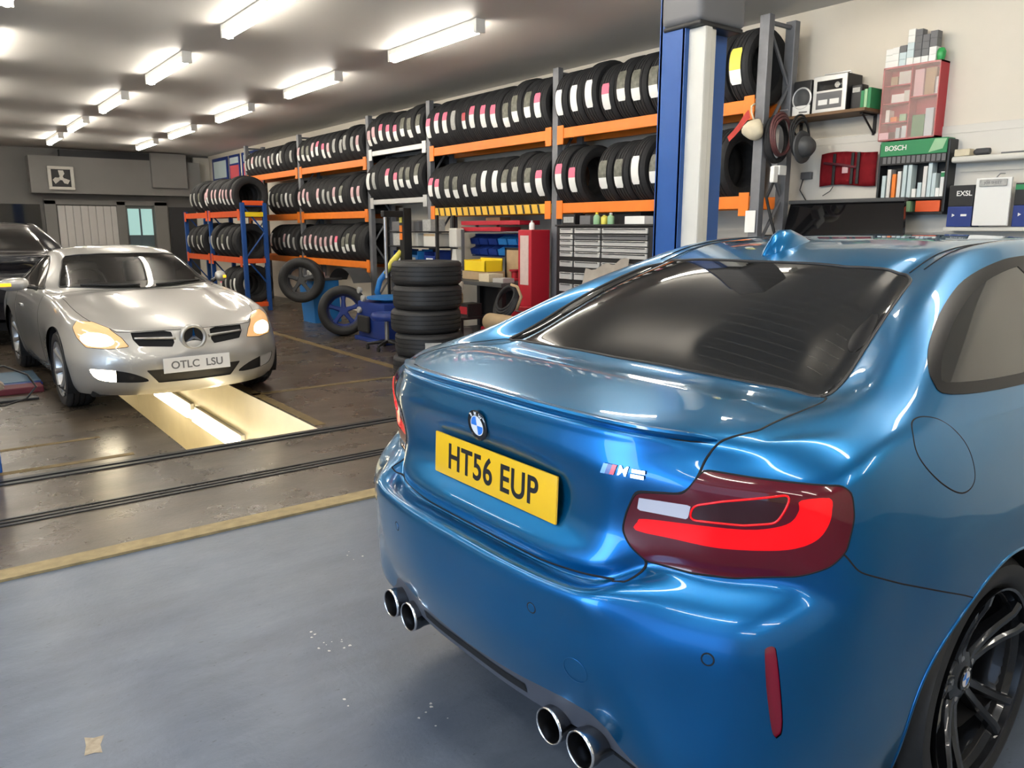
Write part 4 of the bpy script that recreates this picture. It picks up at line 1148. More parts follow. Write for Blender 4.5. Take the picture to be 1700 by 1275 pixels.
_lm = {}
def label_mesh(kind, R):
    """paper label wrapped on the tread; two tones"""
    k = (kind, round(R,3))
    if k in _lm: return _lm[k]
    top, bot, split, w, a0, a1 = {
        'P': ('pink','white',.42,.100,-26,20), 'W': ('white','white',.5,.095,-24,22), 'D': ('dark_lab','white',.62,.105,-26,24),
        'G': ('grey_lab','grey_lab',.5,.095,-24,18), 'p': ('palepink','white',.65,.095,-26,20), 'r': ('red','white',.5,.075,-24,10),
        'S': ('white','white',.5,.075,-26,2), 'R': ('pink','white',.3,.11,-30,22), 'Y': ('yellow_lab','white',.62,.11,-28,24)}[kind]
    b = B(); n = 10; rows = []
    for i in range(n+1):
        a = math.radians(180 - (a0+(a1-a0)*i/n)); rr = R+.0035
        c = 1.0 if 0 < i < n else .8
        rows.append([b.verts.new((rr*math.cos(a), s*w/2*c, rr*math.sin(a))) for s in (-1,1)])
    for i in range(n):
        f = b.faces.new((rows[i][0],rows[i][1],rows[i+1][1],rows[i+1][0])); f.material_index = 0 if i/n >= 1-split else 1
    bmesh.ops.recalc_face_normals(b, faces=b.faces[:])
    me = bpy.data.meshes.new('tread_label'); b.to_mesh(me); b.free()
    me.materials.append(M[top]); me.materials.append(M[bot]); _lm[k] = me
    return me

LABTXT = {'P':'pink-white label','W':'white label','D':'photo label','G':'grey label','p':'pale pink label','r':'red-white label','S':'short white label','R':'large red-white label','Y':'large yellow picture label','-':'no label'}
def place_tyre(x, y, z, R, kind, label, group):
    o = bpy.data.objects.new('tyre', rack_tyre_mesh(R)); COL.objects.link(o)
    o.location = (x,y,z); o.rotation_euler = (0, random.uniform(-.05,.05), 0)
    tag(o, label, 'tyre', group)
    if kind != '-':
        l = bpy.data.objects.new('tread_label', label_mesh(kind, R)); COL.objects.link(l); l.parent = o
        l.rotation_euler = (0, random.uniform(-.10,.10), 0); l.location.y = random.uniform(-.02,.02)
    return o

def tyre_row(kinds, y_far, y_near, beam_z, x0, x1, where, R=.315):
    """kinds from the far (left) end to the near end; ' ' leaves a gap"""
    n = len(kinds); k = 0; total = len(kinds.replace(' ',''))
    step = (y_far-y_near)/n
    for i,c in enumerate(kinds):
        if c == ' ': continue
        r = R + (.012 if (i*7+n) % 5 == 0 else 0) - (.012 if (i*3+n) % 4 == 0 else 0)
        hz = math.sqrt(r*r - ((x1-x0)/2-.045)**2)
        y = y_far - step*(i+.5)
        pos = ORD[k] + ' from left' if k < total-1 else 'last on right'
        place_tyre((x0+x1)/2, y, beam_z+hz+.004, r, c, 'black tyre with %s, %s on %s' % (LABTXT[c], pos, where), 'tyres on the '+where)
        k += 1

def beam(bm, x, y0, y1, zt, h=.105, t=.05, mi=0):
    box(bm, x, x+t, y0, y1, zt-h, zt, .006, mi=mi)

def rack_frame(name, y, h, label, m, x0=RX0, x1=RX1, w=.09, group=None, bottom=0.0):
    r = thing(name, label, 'rack upright', (x0,y,0), group=group)
    for px in (0.0, x1-x0-.07):
        b = B(); box(b, px,px+.07,-w/2,w/2,bottom,h,.006)
        obj('post', b, m, r)
    b = B(); z = h-.06; k = 0
    tube(b, [(.035,0,h-.05),(x1-x0-.035,0,h-.05)], .018, seg=6)
    obj('brace', b, m, r)
    while z > .5:
        b = B(); a = (.05,0,z) if k % 2 == 0 else (x1-x0-.05,0,z); c = (x1-x0-.05,0,z-.45) if k % 2 == 0 else (.05,0,z-.45)
        tube(b, [a,c], .015, seg=6); obj('brace', b, m, r); z -= .45; k += 1
    b = B(); box(b, -.02,.11,-.07,.07,bottom,bottom+.012); box(b, x1-x0-.09,x1-x0+.03,-.07,.07,bottom,bottom+.012); 
    return r

def level(name, label, y0, y1, zt, m, x0=RX0, x1=RX1, group=None, h=.105, stripes=False):
    r = thing(name, label, 'shelf beams', (x0,(y0+y1)/2,zt), group=group)
    hy = (y1-y0)/2-.048
    for nm,px in (('front_beam',-.005),('rear_beam',x1-x0-.045)):
        b = B(); box(b, px,px+.05,-hy,hy,-h,0,.006)
        f = obj(nm, b, m if not (stripes and px < 0) else M['hazard'], r)
        if stripes and px < 0:
            b = B(); n = 18
            for i in range(n):
                yy = hy - (i+.5)*2*hy/n
                prism(b, [(-.0062,yy-.030,-h+.003),(-.0062,yy+.006,-h+.003),(-.0062,yy+.034,-.003),(-.0062,yy-.002,-.003)], (-.001,0,0))
            obj('hazard_stripe_pattern', b, M['black'], f)
    for yy in (-hy,hy):
        b = B(); box(b, -.013,-.001,min(yy,yy*(1-.10/abs(yy)))+.001,max(yy,yy*(1-.10/abs(yy)))-.001,-h-.06,.028,.003); obj('beam_bracket', b, m, r)
    return r

def racks():
    G, O = M['grey_metal'], M['orange']
    Y = [4.05, 6.61, 9.20, 10.94, 13.60, 16.35]
    hs = [3.12,3.11,3.10,3.10,3.07,3.10]
    nm = ['with cloth bag hanging on it, at the near end of the racking','behind the red tool cabinet','beside the hazard-striped beam','behind the tyre changer','in the middle of the far bays','at the far end of the racking']
    for y,h,t in zip(Y,hs,nm): rack_frame('rack_upright', y, h, 'grey rack upright '+t, G, group='grey rack uprights')
    bays = ['nearest bay, behind the blue lift column','bay above the workbench','narrow bay above the tyre changer','bay left of the tyre changer','farthest bay of the orange racking']
    for i,zt in ((0,2.49),(1,2.49),(3,2.49),(4,2.49),(0,1.72),(3,1.72),(4,1.72),(3,.95),(4,.95)):
        lv = {2.49:'upper',1.72:'middle',.95:'lower'}[zt]
        level('rack_shelf', 'orange %s beam pair of the %s' % (lv,bays[i]), Y[i], Y[i+1], zt, O, group='orange rack beams')
    level('rack_shelf', 'yellow and black striped beam pair above the workbench', Y[1], Y[2], 1.72, O, stripes=True)
    level('rack_shelf', 'grey upper beam pair of the narrow bay above the tyre changer', Y[2], Y[3], 2.575, M['silver'], h=.07)
    level('rack_shelf', 'grey lower beam pair of the narrow bay above the tyre changer', Y[2], Y[3], 1.875, M['silver'], h=.07)
    tyre_row('WWWPDDDW-DY', Y[1]-.07, Y[0]+.07, 2.49, RX0, RX1, 'top shelf behind blue column')
    tyre_row('PP DDWD-DR', Y[1]-.07, Y[0]+.25, 1.72, RX0, RX1, 'middle shelf behind blue column')
    tyre_row('PPPGrPPPDDDP', Y[2]-.06, Y[1]+.06, 2.49, RX0, RX1, 'top shelf above workbench')
    tyre_row('PPDDSDWWDDDR', Y[2]-.06, Y[1]+.06, 1.72, RX0, RX1, 'striped shelf above workbench', R=.31)
    tyre_row('ppPPPDDD', Y[3]-.05, Y[2]+.05, 2.575, RX0, RX1, 'top shelf of narrow bay', R=.285)
    tyre_row('WG-PPDDD', Y[3]-.05, Y[2]+.05, 1.875, RX0, RX1, 'lower shelf of narrow bay')
    tyre_row('pDDpPPpGGGGp', Y[4]-.06, Y[3]+.06, 2.49, RX0, RX1, 'top shelf left of narrow bay', R=.29)
    tyre_row('ppp-pGGpD-pp', Y[4]-.06, Y[3]+.06, 1.72, RX0, RX1, 'middle shelf left of narrow bay')
    tyre_row('GppppppPDDD-', Y[4]-.06, Y[3]+.06, .95, RX0, RX1, 'lower shelf left of narrow bay')
    tyre_row('GGpGGGpGWG-G', Y[5]-.06, Y[4]+.06, 2.49, RX0, RX1, 'top shelf of farthest bay', R=.28)
    tyre_row('WGDGWG', 15.0, Y[4]+.06, 1.72, RX0, RX1, 'middle shelf of farthest bay')
    tyre_row('WGGpWG', 15.0, Y[4]+.06, .95, RX0, RX1, 'lower shelf of farthest bay')
    # free-standing blue rack in front of the far bays
    Bl, RO = M['blue_rack'], M['red_orange']
    bx0, bx1, by0, by1 = 4.62, 5.08, 13.9, 17.45
    for y,h,t in ((by0,1.90,'at the near end'),((by0+by1)/2+.1,1.80,'in the middle'),(by1,1.80,'at the far end')):
        r = rack_frame('rack_upright', y, h, 'blue steel upright %s of the free-standing rack' % t, Bl, bx0, bx1, .07, group='blue rack uprights')
        if y == by0:
            for z,m in ((1.955,RO),(1.76,M['yellow']),(.95,RO),(.18,RO)):
                b = B(); box(b, .05,bx1-bx0-.05,-.03,.03,z-.10,z-.02,.006); obj('end_tie', b, m, r)
    bym = (by0+by1)/2+.1
    for zt,t in ((1.76,'upper'),(.95,'lower'),(.18,'bottom')):
        level('rack_shelf', 'red-orange %s beam pair, near half of the free-standing blue rack' % t, by0, bym, zt, RO, bx0, bx1, group='red-orange rack beams')
        level('rack_shelf', 'red-orange %s beam pair, far half of the free-standing blue rack' % t, bym, by1, zt, RO, bx0, bx1, group='red-orange rack beams')
    nb, fb = 'of blue rack', 'of blue rack'
    tyre_row('pppppppp', bym-.05, by0+.05, 1.76, bx0, bx1, 'near upper shelf '+nb, R=.325)
    tyre_row('GGD', bym+.9, bym+.06, 1.76, bx0, bx1, 'far upper shelf '+fb, R=.325)
    tyre_row('GGDG-', bym-.30, by0+.06, .95, bx0, bx1, 'near lower shelf '+nb, R=.325)
    tyre_row('GGDG', by1-.3, bym+.06, .95, bx0, bx1, 'far lower shelf '+fb, R=.325)
    tyre_row('PGGW', by0+1.2, by0+.08, .18, bx0, bx1, 'bottom shelf '+nb, R=.33)
# ------------------------------------------------------------------ lift column, machines, bench, wall shelves
def solid(name, parts, m, label, cat, parent=None, group=None, bev=.004, smooth=False):
    """a one-piece thing out of world-space boxes (x0,x1,y0,y1,z0,z1)"""
    b = B()
    for p in parts: box(b, *p, bev)
    o = obj(name, b, m, parent, smooth=smooth)
    if label: tag(o, label, cat, group)
    return o

def at0(o, loc):
    """move a mesh's origin to loc without moving the mesh"""
    o.data.transform(Matrix.Translation(-Vector(loc))); o.location = loc; return o

def carton(x0,x1,y0,y1,z0,z1, m, label, group=None, name='carton', cat='box', face=None, stripe=None, bev=.003, lid=True):
    b = B(); c = Vector(((x0+x1)/2,(y0+y1)/2,z0)); hx,hy,h = (x1-x0)/2,(y1-y0)/2,z1-z0
    box(b, -hx,hx,-hy,hy,0,h,bev); o = obj(name, b, m); o.location = c
    tag(o, label, cat, group)
    if face is not None:
        b = B(); box(b, -hx-.001,-hx+.001,-hy*.8,hy*.8,h*.18,h*.75); obj('label_panel', b, face, o)
    if stripe is not None:
        b = B(); box(b, -hx-.0012,-hx+.001,-hy*.98,hy*.98,h*.78,h*.96); obj('top_stripe', b, stripe, o)
    return o

def bottle(x,y,z,h,r,m,capm,label,group=None,name='bottle',cat='bottle'):
    b = B(); lathe(b, [(.0005,0),(r*.95,0),(r,h*.03),(r,h*.62),(r*.85,h*.72),(r*.38,h*.80),(r*.36,h*.86),(.0005,h*.86)],'Z',18)
    o = obj(name, b, m, smooth=False, angle=40); o.location = (x,y,z); tag(o, label, cat, group)
    b = B(); lathe(b, [(.0005,h*.85),(r*.44,h*.85),(r*.44,h*.98),(r*.36,h),(.0005,h)],'Z',14); obj('cap', b, capm, o, angle=40)
    return o

def lift_column():
    r = thing('lift_column', 'tall blue two-post lift column with off-white inner rail, behind blue car', 'lift', (3.68,3.13,0))
    b = B(); box(b, -.18,-.155,-.09,.09,0,3.0,.003); box(b, -.18,.18,.07,.095,0,3.0,.003); box(b, .155,.18,-.09,.09,0,3.0,.003)
    box(b, -.18,-.135,-.092,-.07,0,3.0,.003); box(b, .065,.18,-.092,-.07,0,3.0,.003)
    obj('post', b, M['blue_post'], r)
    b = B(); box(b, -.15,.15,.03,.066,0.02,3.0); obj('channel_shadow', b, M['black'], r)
    b = B(); box(b, -.148,-.085,-.205,.02,.25,2.525,.012); box(b, -.085,-.02,-.175,.02,.25,2.525,.006); obj('carriage_rail', b, M['offwhite'], r)
    b = B(); box(b, -.20,.19,-.21,.075,2.545,3.19,.04,seg=4)
    o = obj('top_cover', b, M['midgrey'], r, angle=50)
    b = B(); box(b, -.19,.18,-.20,.065,2.525,2.55,.01); obj('cover_rim', b, M['black'], o)
    b = B(); box(b, -.26,.26,-.22,.20,0,.02,.004); obj('base_plate', b, M['blue_post'], r)
    for s in (-1,1):
        b = B(); box(b, s*.12-.03,s*.12+.03,-.42,-.205,.13,.19,.006); obj('lift_arm', b, M['blue_post'], r)

def tool_chest():
    r = thing('tool_chest', 'black tool chest with rows of silver drawers, under the orange shelf', 'tool chest', (5.70,5.72,0))
    b = B(); box(b, -.22,.24,-.70,.70,.10,1.475,.01); box(b, -.24,.25,-.71,.71,1.475,1.495,.004); obj('carcass', b, M['black'], r)
    for s in (-1,1):
        for t in (-1,1):
            b = B(); cyl(b, (s*.17,t*.6-.02,.05),(s*.17,t*.6+.02,.05),.05,seg=16); box(b, s*.17-.02,s*.17+.02,t*.6-.03,t*.6+.03,.05,.10); obj('castor', b, M['grey_plas'], r, angle=40)
    zs = [(1.405,1.455),(1.345,1.392),(1.285,1.335),(1.225,1.275),(1.165,1.215),(1.06,1.12),(.93,1.0),(.80,.88),(.62,.74),(.40,.56)]
    for i,(z0,z1) in enumerate(zs):
        for (a,c) in ((.43,.64),(.02,.41),(-.62,0.0)):
            if i in (5,6) and c < .43: pass
            b = B(); box(b, -.236,-.20,a+.006,c-.006,z0,z1,.004)
            d = obj('drawer', b, M['silver'] if not (i==1 and a<.1) else M['midgrey'], r)
            b = B(); box(b, -.246,-.235,a+.03,c-.03,z1-.012,z1-.004); obj('drawer_pull', b, M['black'], d)
    g = 'clutter on top of the black tool chest'
    carton(5.52,5.66,6.18,6.38,1.495,1.60,M['black'],'small black box at the left end of the tool chest top',g,face=M['grey_lab'])
    carton(5.55,5.72,5.98,6.14,1.495,1.585,M['midgrey'],'grey box beside the black box on the tool chest',g)
    bottle(5.53,5.86,1.495,.118,.035,M['green2'],M['yellow'],'pale green bottle with yellow cap on the tool chest',g)
    bottle(5.54,5.76,1.495,.105,.036,M['yellow_lab'],M['black'],'yellow-green bottle with black cap on the tool chest',g)
    bottle(5.53,5.66,1.495,.11,.034,M['green2'],M['white'],'pale green bottle with white cap on the tool chest',g)
    carton(5.52,5.64,5.20,5.46,1.495,1.57,M['white'],'long white box at the right end of the tool chest top',g)
    carton(5.68,5.86,5.40,5.85,1.495,1.63,M['rubber'],'long black case behind the bottles on the tool chest',g,name='tool_case',cat='case')
    # draped cloth on the chest front
    b = B(); rows = []
    for i in range(9):
        t = i/8; rows.append([])
        for j in range(13):
            u = j/12
            rows[-1].append(b.verts.new((5.415-.02*math.sin(u*9)-.012*t, 5.28+.60*u+.05*t, 1.17-.34*t-.13*u*(1-t)+.02*math.sin(u*14))))
    for A,C in zip(rows,rows[1:]):
        for j in range(12): b.faces.new((A[j],A[j+1],C[j+1],C[j]))
    o = obj('work_cloth', b, mat('pale_rag',(.36,.32,.27),.9,noise=.3,nscale=9), smooth=True); o.name = 'hanging_rag'; tag(o, 'pale grey rag hanging over the lower tool chest drawers', 'cloth')

def workbench():
    r = thing('workbench', 'black-legged workbench with cluttered dark top under the striped beam', 'workbench', (5.42,7.55,0))
    b = B(); box(b, -.30,.34,-.62,.62,.81,.855,.006); obj('bench_top', b, M['grey_plas'], r)
    for s in (-1,1):
        for t in (-1,1):
            b = B(); box(b, s*.24-.03,s*.24+.03,t*.56-.03,t*.56+.03,0,.81); obj('leg', b, M['black'], r)
    b = B(); box(b, -.26,.28,-.56,.56,.22,.25); obj('lower_shelf', b, M['black'], r)
    b = B(); box(b, .27,.29,-.56,.56,.25,.80); obj('back_panel', b, M['black'], r)
    z = .857; g = 'things on the workbench'
    t = thing('parts_tray', 'bright yellow open parts tray on the workbench', 'tray', (5.42,7.70,z+.10))
    b = B(); box(b, -.12,.12,-.20,.20,0,.02,.006); box(b, -.13,-.11,-.22,.22,0,.12,.006); box(b, .11,.13,-.22,.22,0,.15,.006); box(b, -.13,.13,.20,.22,0,.13,.006); box(b, -.13,.13,-.22,-.20,0,.13,.006)
    obj('tray_body', b, M['yellow'], t)
    carton(5.30,5.55,7.44,7.97,z,z+.098,M['card'],'low brown carton under the yellow tray on the workbench')
    bottle(5.27,8.06,z,.22,.045,mat('clear_bottle',(.5,.52,.54),.2),M['white'],'clear white-capped bottle at the left end of workbench')
    carton(5.16,5.36,7.22,7.42,z,z+.09,M['cream'],'cream box at the front of the workbench')
    carton(5.18,5.34,6.98,7.18,z,z+.05,M['silver'],'flat silver tin on the workbench near the red cabinet')
    # framed board behind with red reel
    t = thing('picture_board', 'beige framed board leaning at the back of workbench', 'board', (5.66,7.26,z))
    b = B(); box(b, -.015,.015,-.30,.28,0,.36,.004); obj('board', b, M['card'], t); b = B()
    for a in ((-.02,.02,-.32,.30,.35,.375),(-.02,.02,-.32,-.295,0,.37),(-.02,.02,.275,.30,0,.37)): box(b, *a)
    obj('board_frame', b, M['black'], t)
    b = B(); lathe(b, [(.0005,0),(.065,0),(.065,.02),(.04,.03),(.04,.10),(.065,.11),(.065,.13),(.0005,.13)],'Z',20); o = obj('red_spool', b, M['red'], angle=40); o.location=(5.56,7.26,z); tag(o,'red spool standing in front of the beige board','spool')
    carton(5.50,5.62,7.00,7.10,z,z+.22,M['black'],'tall black box at the right end of workbench')
    # blue bin rack on the wall behind, red cantilever tray above
    t = thing('hanging_bin_rack', 'dark blue small-parts bin rack above the workbench', 'storage rack', (5.86,7.88,1.12))
    b = B(); box(b, .0,.02,-.60,.62,0,.27); box(b,-.05,.02,-.60,.62,-.012,0); obj('rack_panel', b, M['blue_box'], t)
    for i in range(2):
        for j in range(6):
            b = B(); y = -.52+j*.2; z0 = .01+i*.13
            prism(b, [(0,y-.085,z0),(-.10,y-.085,z0),(-.12,y-.085,z0+.07),(0,y-.085,z0+.115)], (0,.17,0)); obj('parts_bin', b, M['blue_mach'] if j < 3 else M['blue_box'], t)
    t = thing('tool_box', 'long red metal tool box with open tray lid, above the blue bins', 'tool box', (5.75,7.85,1.422))
    for zz,ys in ((0.0,(-.25,.58)),(.075,(-.62,.58))):
        b = B(); y0,y1 = ys; box(b,-.14,.14,y0,y1,zz,zz+.012,.003); box(b,-.15,-.138,y0,y1,zz,zz+.05,.003); box(b,.138,.15,y0,y1,zz,zz+.05,.003); box(b,-.15,.15,y0-.01,y0,zz,zz+.05,.003); box(b,-.15,.15,y1,y1+.01,zz,zz+.05,.003)
        obj('tray', b, M['red'], t)
    b = B(); box(b, -.02,.02,-.01,.01,.045,.08); box(b, -.02,.02,.44,.46,.045,.08); obj('hinge_strut', b, M['steel'], t)
    # wall shelf that carries them
    solid('wall_shelf', [(5.62,6.0,7.15,8.52,1.405,1.42)], M['grey_metal'], 'grey shelf under the red tool box above workbench', 'shelf')
    carton(5.64,5.80,7.66,7.95,1.512,1.588,M['wood'],'dark brown box lying on the red tool box')
    # red tool cabinet
    t = thing('tool_cabinet', 'tall narrow red steel cabinet with pale front panel beside the rack post', 'cabinet', (5.38,6.72,0))
    b = B(); box(b, -.17,.16,-.16,.16,.05,.62,.008); obj('lower_cabinet', b, M['red'], t)
    b = B(); box(b, -.10,.16,-.115,.115,.62,1.44,.008); u = obj('tower', b, M['red'], t)
    b = B(); box(b, -.104,-.098,-.07,.075,.85,1.38,.002); obj('front_panel', b, mat('pale_panel',(.55,.42,.38),.6,noise=.15), u)
    for k in range(4):
        b = B(); box(b, -.178,-.168,-.14,.14,.12+k*.12,.22+k*.12,.003); d = obj('drawer', b, M['red'], t); b = B(); box(b, -.186,-.176,-.08,.08,.20+k*.12,.212+k*.12); obj('drawer_pull', b, M['steel'], d)
    bottle(5.38,6.72,1.44,.10,.03,M['white'],M['silver'],'small white aerosol on top of the red cabinet',name='aerosol_can')
    # things below and in front of the bench
    b = B(); box(b, -.11,.11,-.20,.20,0,.40,.03,seg=3); t = obj('fuel_can', b, M['red'], angle=50); t.location = (5.0,6.82,.0); tag(t,'red fuel can on the floor in front of the bench','fuel can')
    b = B(); tube(b, [(0,-.12,.39),(0,-.10,.46),(0,.06,.46),(0,.08,.39)], .014); obj('handle', b, M['red'], t); b = B(); cyl(b, (0,.15,.39),(0,.15,.44),.03); obj('cap', b, M['black'], t)
    b = B(); rings = [(.0005,0),(.085,.0),(.09,.02),(.09,.64),(.085,.66),(.035,.66),(.035,.50),(.0005,.5)]
    lathe(b, rings, 'Y', 24); o = obj('paper_roll', b, mat('kraft_roll',(.50,.36,.20),.8,noise=.15,nscale=10), angle=40); o.location = (4.72,5.95,.50); o.rotation_euler=(0,0,0); tag(o,'beige paper roll lying on a black crate in front of bench','roll')
    t = thing('crate', 'black plastic crate under the beige paper roll', 'crate', (4.72,6.28,0))
    b = B(); box(b, -.17,.17,-.34,.34,0,.03); box(b,-.17,-.15,-.34,.34,0,.405,.004); box(b,.15,.17,-.34,.34,0,.405,.004); box(b,-.17,.17,-.34,-.32,0,.405,.004); box(b,-.17,.17,.32,.34,0,.405,.004); box(b,-.165,.165,-.335,.335,.39,.405); obj('crate_body', b, M['black'], t)
    b = B()
    for k in range(4):
        rr = .17-.012*k; tube(b, [(rr*math.cos(a)*.5, rr*math.sin(a), .17+rr*math.cos(a)*.9+.02*k) for a in [2*PI*i/26 for i in range(26)]], .018, seg=6, closed=True)
    o = obj('air_hose', b, M['rubber'], smooth=True); o.location = (4.95,6.62,.50); o['kind']='thing'; tag(o,'coiled black air hose hung in front of the red fuel can','hose')
    b = B(); tube(b, [(.0,-.19,.12),(.02,-.24,.26),(.0,-.20,.36),(-.02,-.12,.38)], .016); obj('hose_tail', b, M['card'], o, smooth=True)
    # white bottle with cap, grey jug
    b = B(); lathe(b, [(.0005,0),(.075,0),(.08,.02),(.08,.22),(.05,.28),(.0005,.28)],'Z',20); t = obj('oil_jug', b, M['card'], angle=40); t.location=(4.87,7.46,.499); tag(t,'tan jug with white lid on a stand before the bench','jug')
    b = B(); lathe(b, [(.0005,.27),(.085,.27),(.09,.30),(.085,.36),(.0005,.37)],'Z',20); obj('lid', b, M['offwhite'], t, angle=40)
    b = B(); tube(b, [(0,.075,.22),(0,.14,.21),(0,.15,.12),(0,.078,.08)], .016); obj('handle', b, M['offwhite'], t, smooth=True)
    t = thing('trolley', 'black tool trolley holding the tan jug', 'trolley', (4.87,7.36,0))
    b = B(); box(b,-.20,.20,-.30,.30,.47,.498,.006); box(b,-.20,.20,-.30,.30,.20,.22,.006); obj('trolley_shelf', b, M['black'], t)
    for s in (-1,1):
        for u in (-1,1):
            b = B(); box(b, s*.18-.015,s*.18+.015,u*.28-.015,u*.28+.015,.0,.47); obj('leg', b, M['black'], t)
    carton(4.78,4.97,7.09,7.27,.498,.64,M['black'],'black tool case on the trolley beside the jug',face=M['red'])
    carton(4.80,4.94,7.24,7.46,.222,.36,M['silver'],'grey box on the lower trolley shelf')

def parts_shelf():
    y0,y1,x0,x1 = 8.55,9.86,5.31,5.56
    r = thing('shelving_unit', 'open black shelving unit of grey cartons behind the tyre stack', 'shelving', ((x0+x1)/2,(y0+y1)/2,0))
    hx,hy = (x1-x0)/2,(y1-y0)/2
    for s in (-1,1):
        for t in (-1,1):
            b = B(); box(b, s*hx-.015,s*hx+.015,t*hy-.02,t*hy+.02,0,1.62); obj('post', b, M['black'], r)
    for z in (.20,.60,.985,1.225,1.42):
        b = B(); box(b, -hx,hx,-hy+.01,hy-.01,z-.018,z,.003); obj('shelf', b, M['black'], r)
    for k,y in enumerate((9.66,9.40,9.14,8.84)):
        carton(5.33,5.55,y-.10,y+.10,1.422,1.55+.02*(k%2),M['grey_lab'] if k%2 else M['midgrey'],'grey carton, %s on the top tier of black shelving' % ORD[k], 'cartons on the top tier')
    for k,(y,m) in enumerate(((9.60,'grey_lab'),(9.22,'offwhite'),(8.78,'offwhite'))):
        carton(5.33,5.545,y-.14,y+.14,1.227,1.395,M[m],['light grey','off-white','cream striped'][k]+' box on the middle tier of the black shelving','boxes on the middle tier', stripe=M['card'] if k==2 else None)
    for k,(y,m) in enumerate(((9.60,'blue_box'),(9.22,'blue_mach'),(8.78,'blue_box'))):
        t = thing('parts_bin', ['dark blue bin under the light grey box','light blue bin under the off-white box','blue bin under the cream striped box'][k], 'bin', (5.45,y,.987), group='blue bins on the black shelving')
        b = B(); box(b,-.12,.12,-.14,.14,0,.012); box(b,-.12,-.108,-.14,.14,0,.12,.004); box(b,.108,.12,-.14,.14,0,.19,.004); box(b,-.12,.12,.128,.14,0,.17,.004); box(b,-.12,.12,-.14,-.128,0,.17,.004); obj('bin_body', b, M[m], t)
        b = B(); box(b, -.124,-.119,-.08,.08,.03,.09); obj('bin_label', b, M['white'], t)
    for k,y in enumerate((9.6,9.2,8.85)):
        carton(5.33,5.545,y-.15,y+.15,.602,.85,M['black'],'black carton, %s on the low tier behind the tyre stack' % ORD[k],'cartons on the low tier')
    # white spray bottle and hanging grey box near the shelf end
    t = thing('hanging_dispenser', 'pale wall dispenser with tapered spout right of the black shelving', 'dispenser', (5.52,8.40,1.22))
    b = B(); box(b,-.08,.05,-.085,.085,0,.24,.02,seg=3); obj('housing', b, M['offwhite'], t); b = B(); prism(b, [(-.06,-.04,-.02),(-.06,.03,-.02),(-.06,.06,-.17),(-.06,-.07,-.17)], (.08,0,0)); obj('spout', b, M['offwhite'], t)
    b = B(); box(b,-.01,.03,-.11,-.09,-.36,.22); obj('bracket', b, M['midgrey'], t)

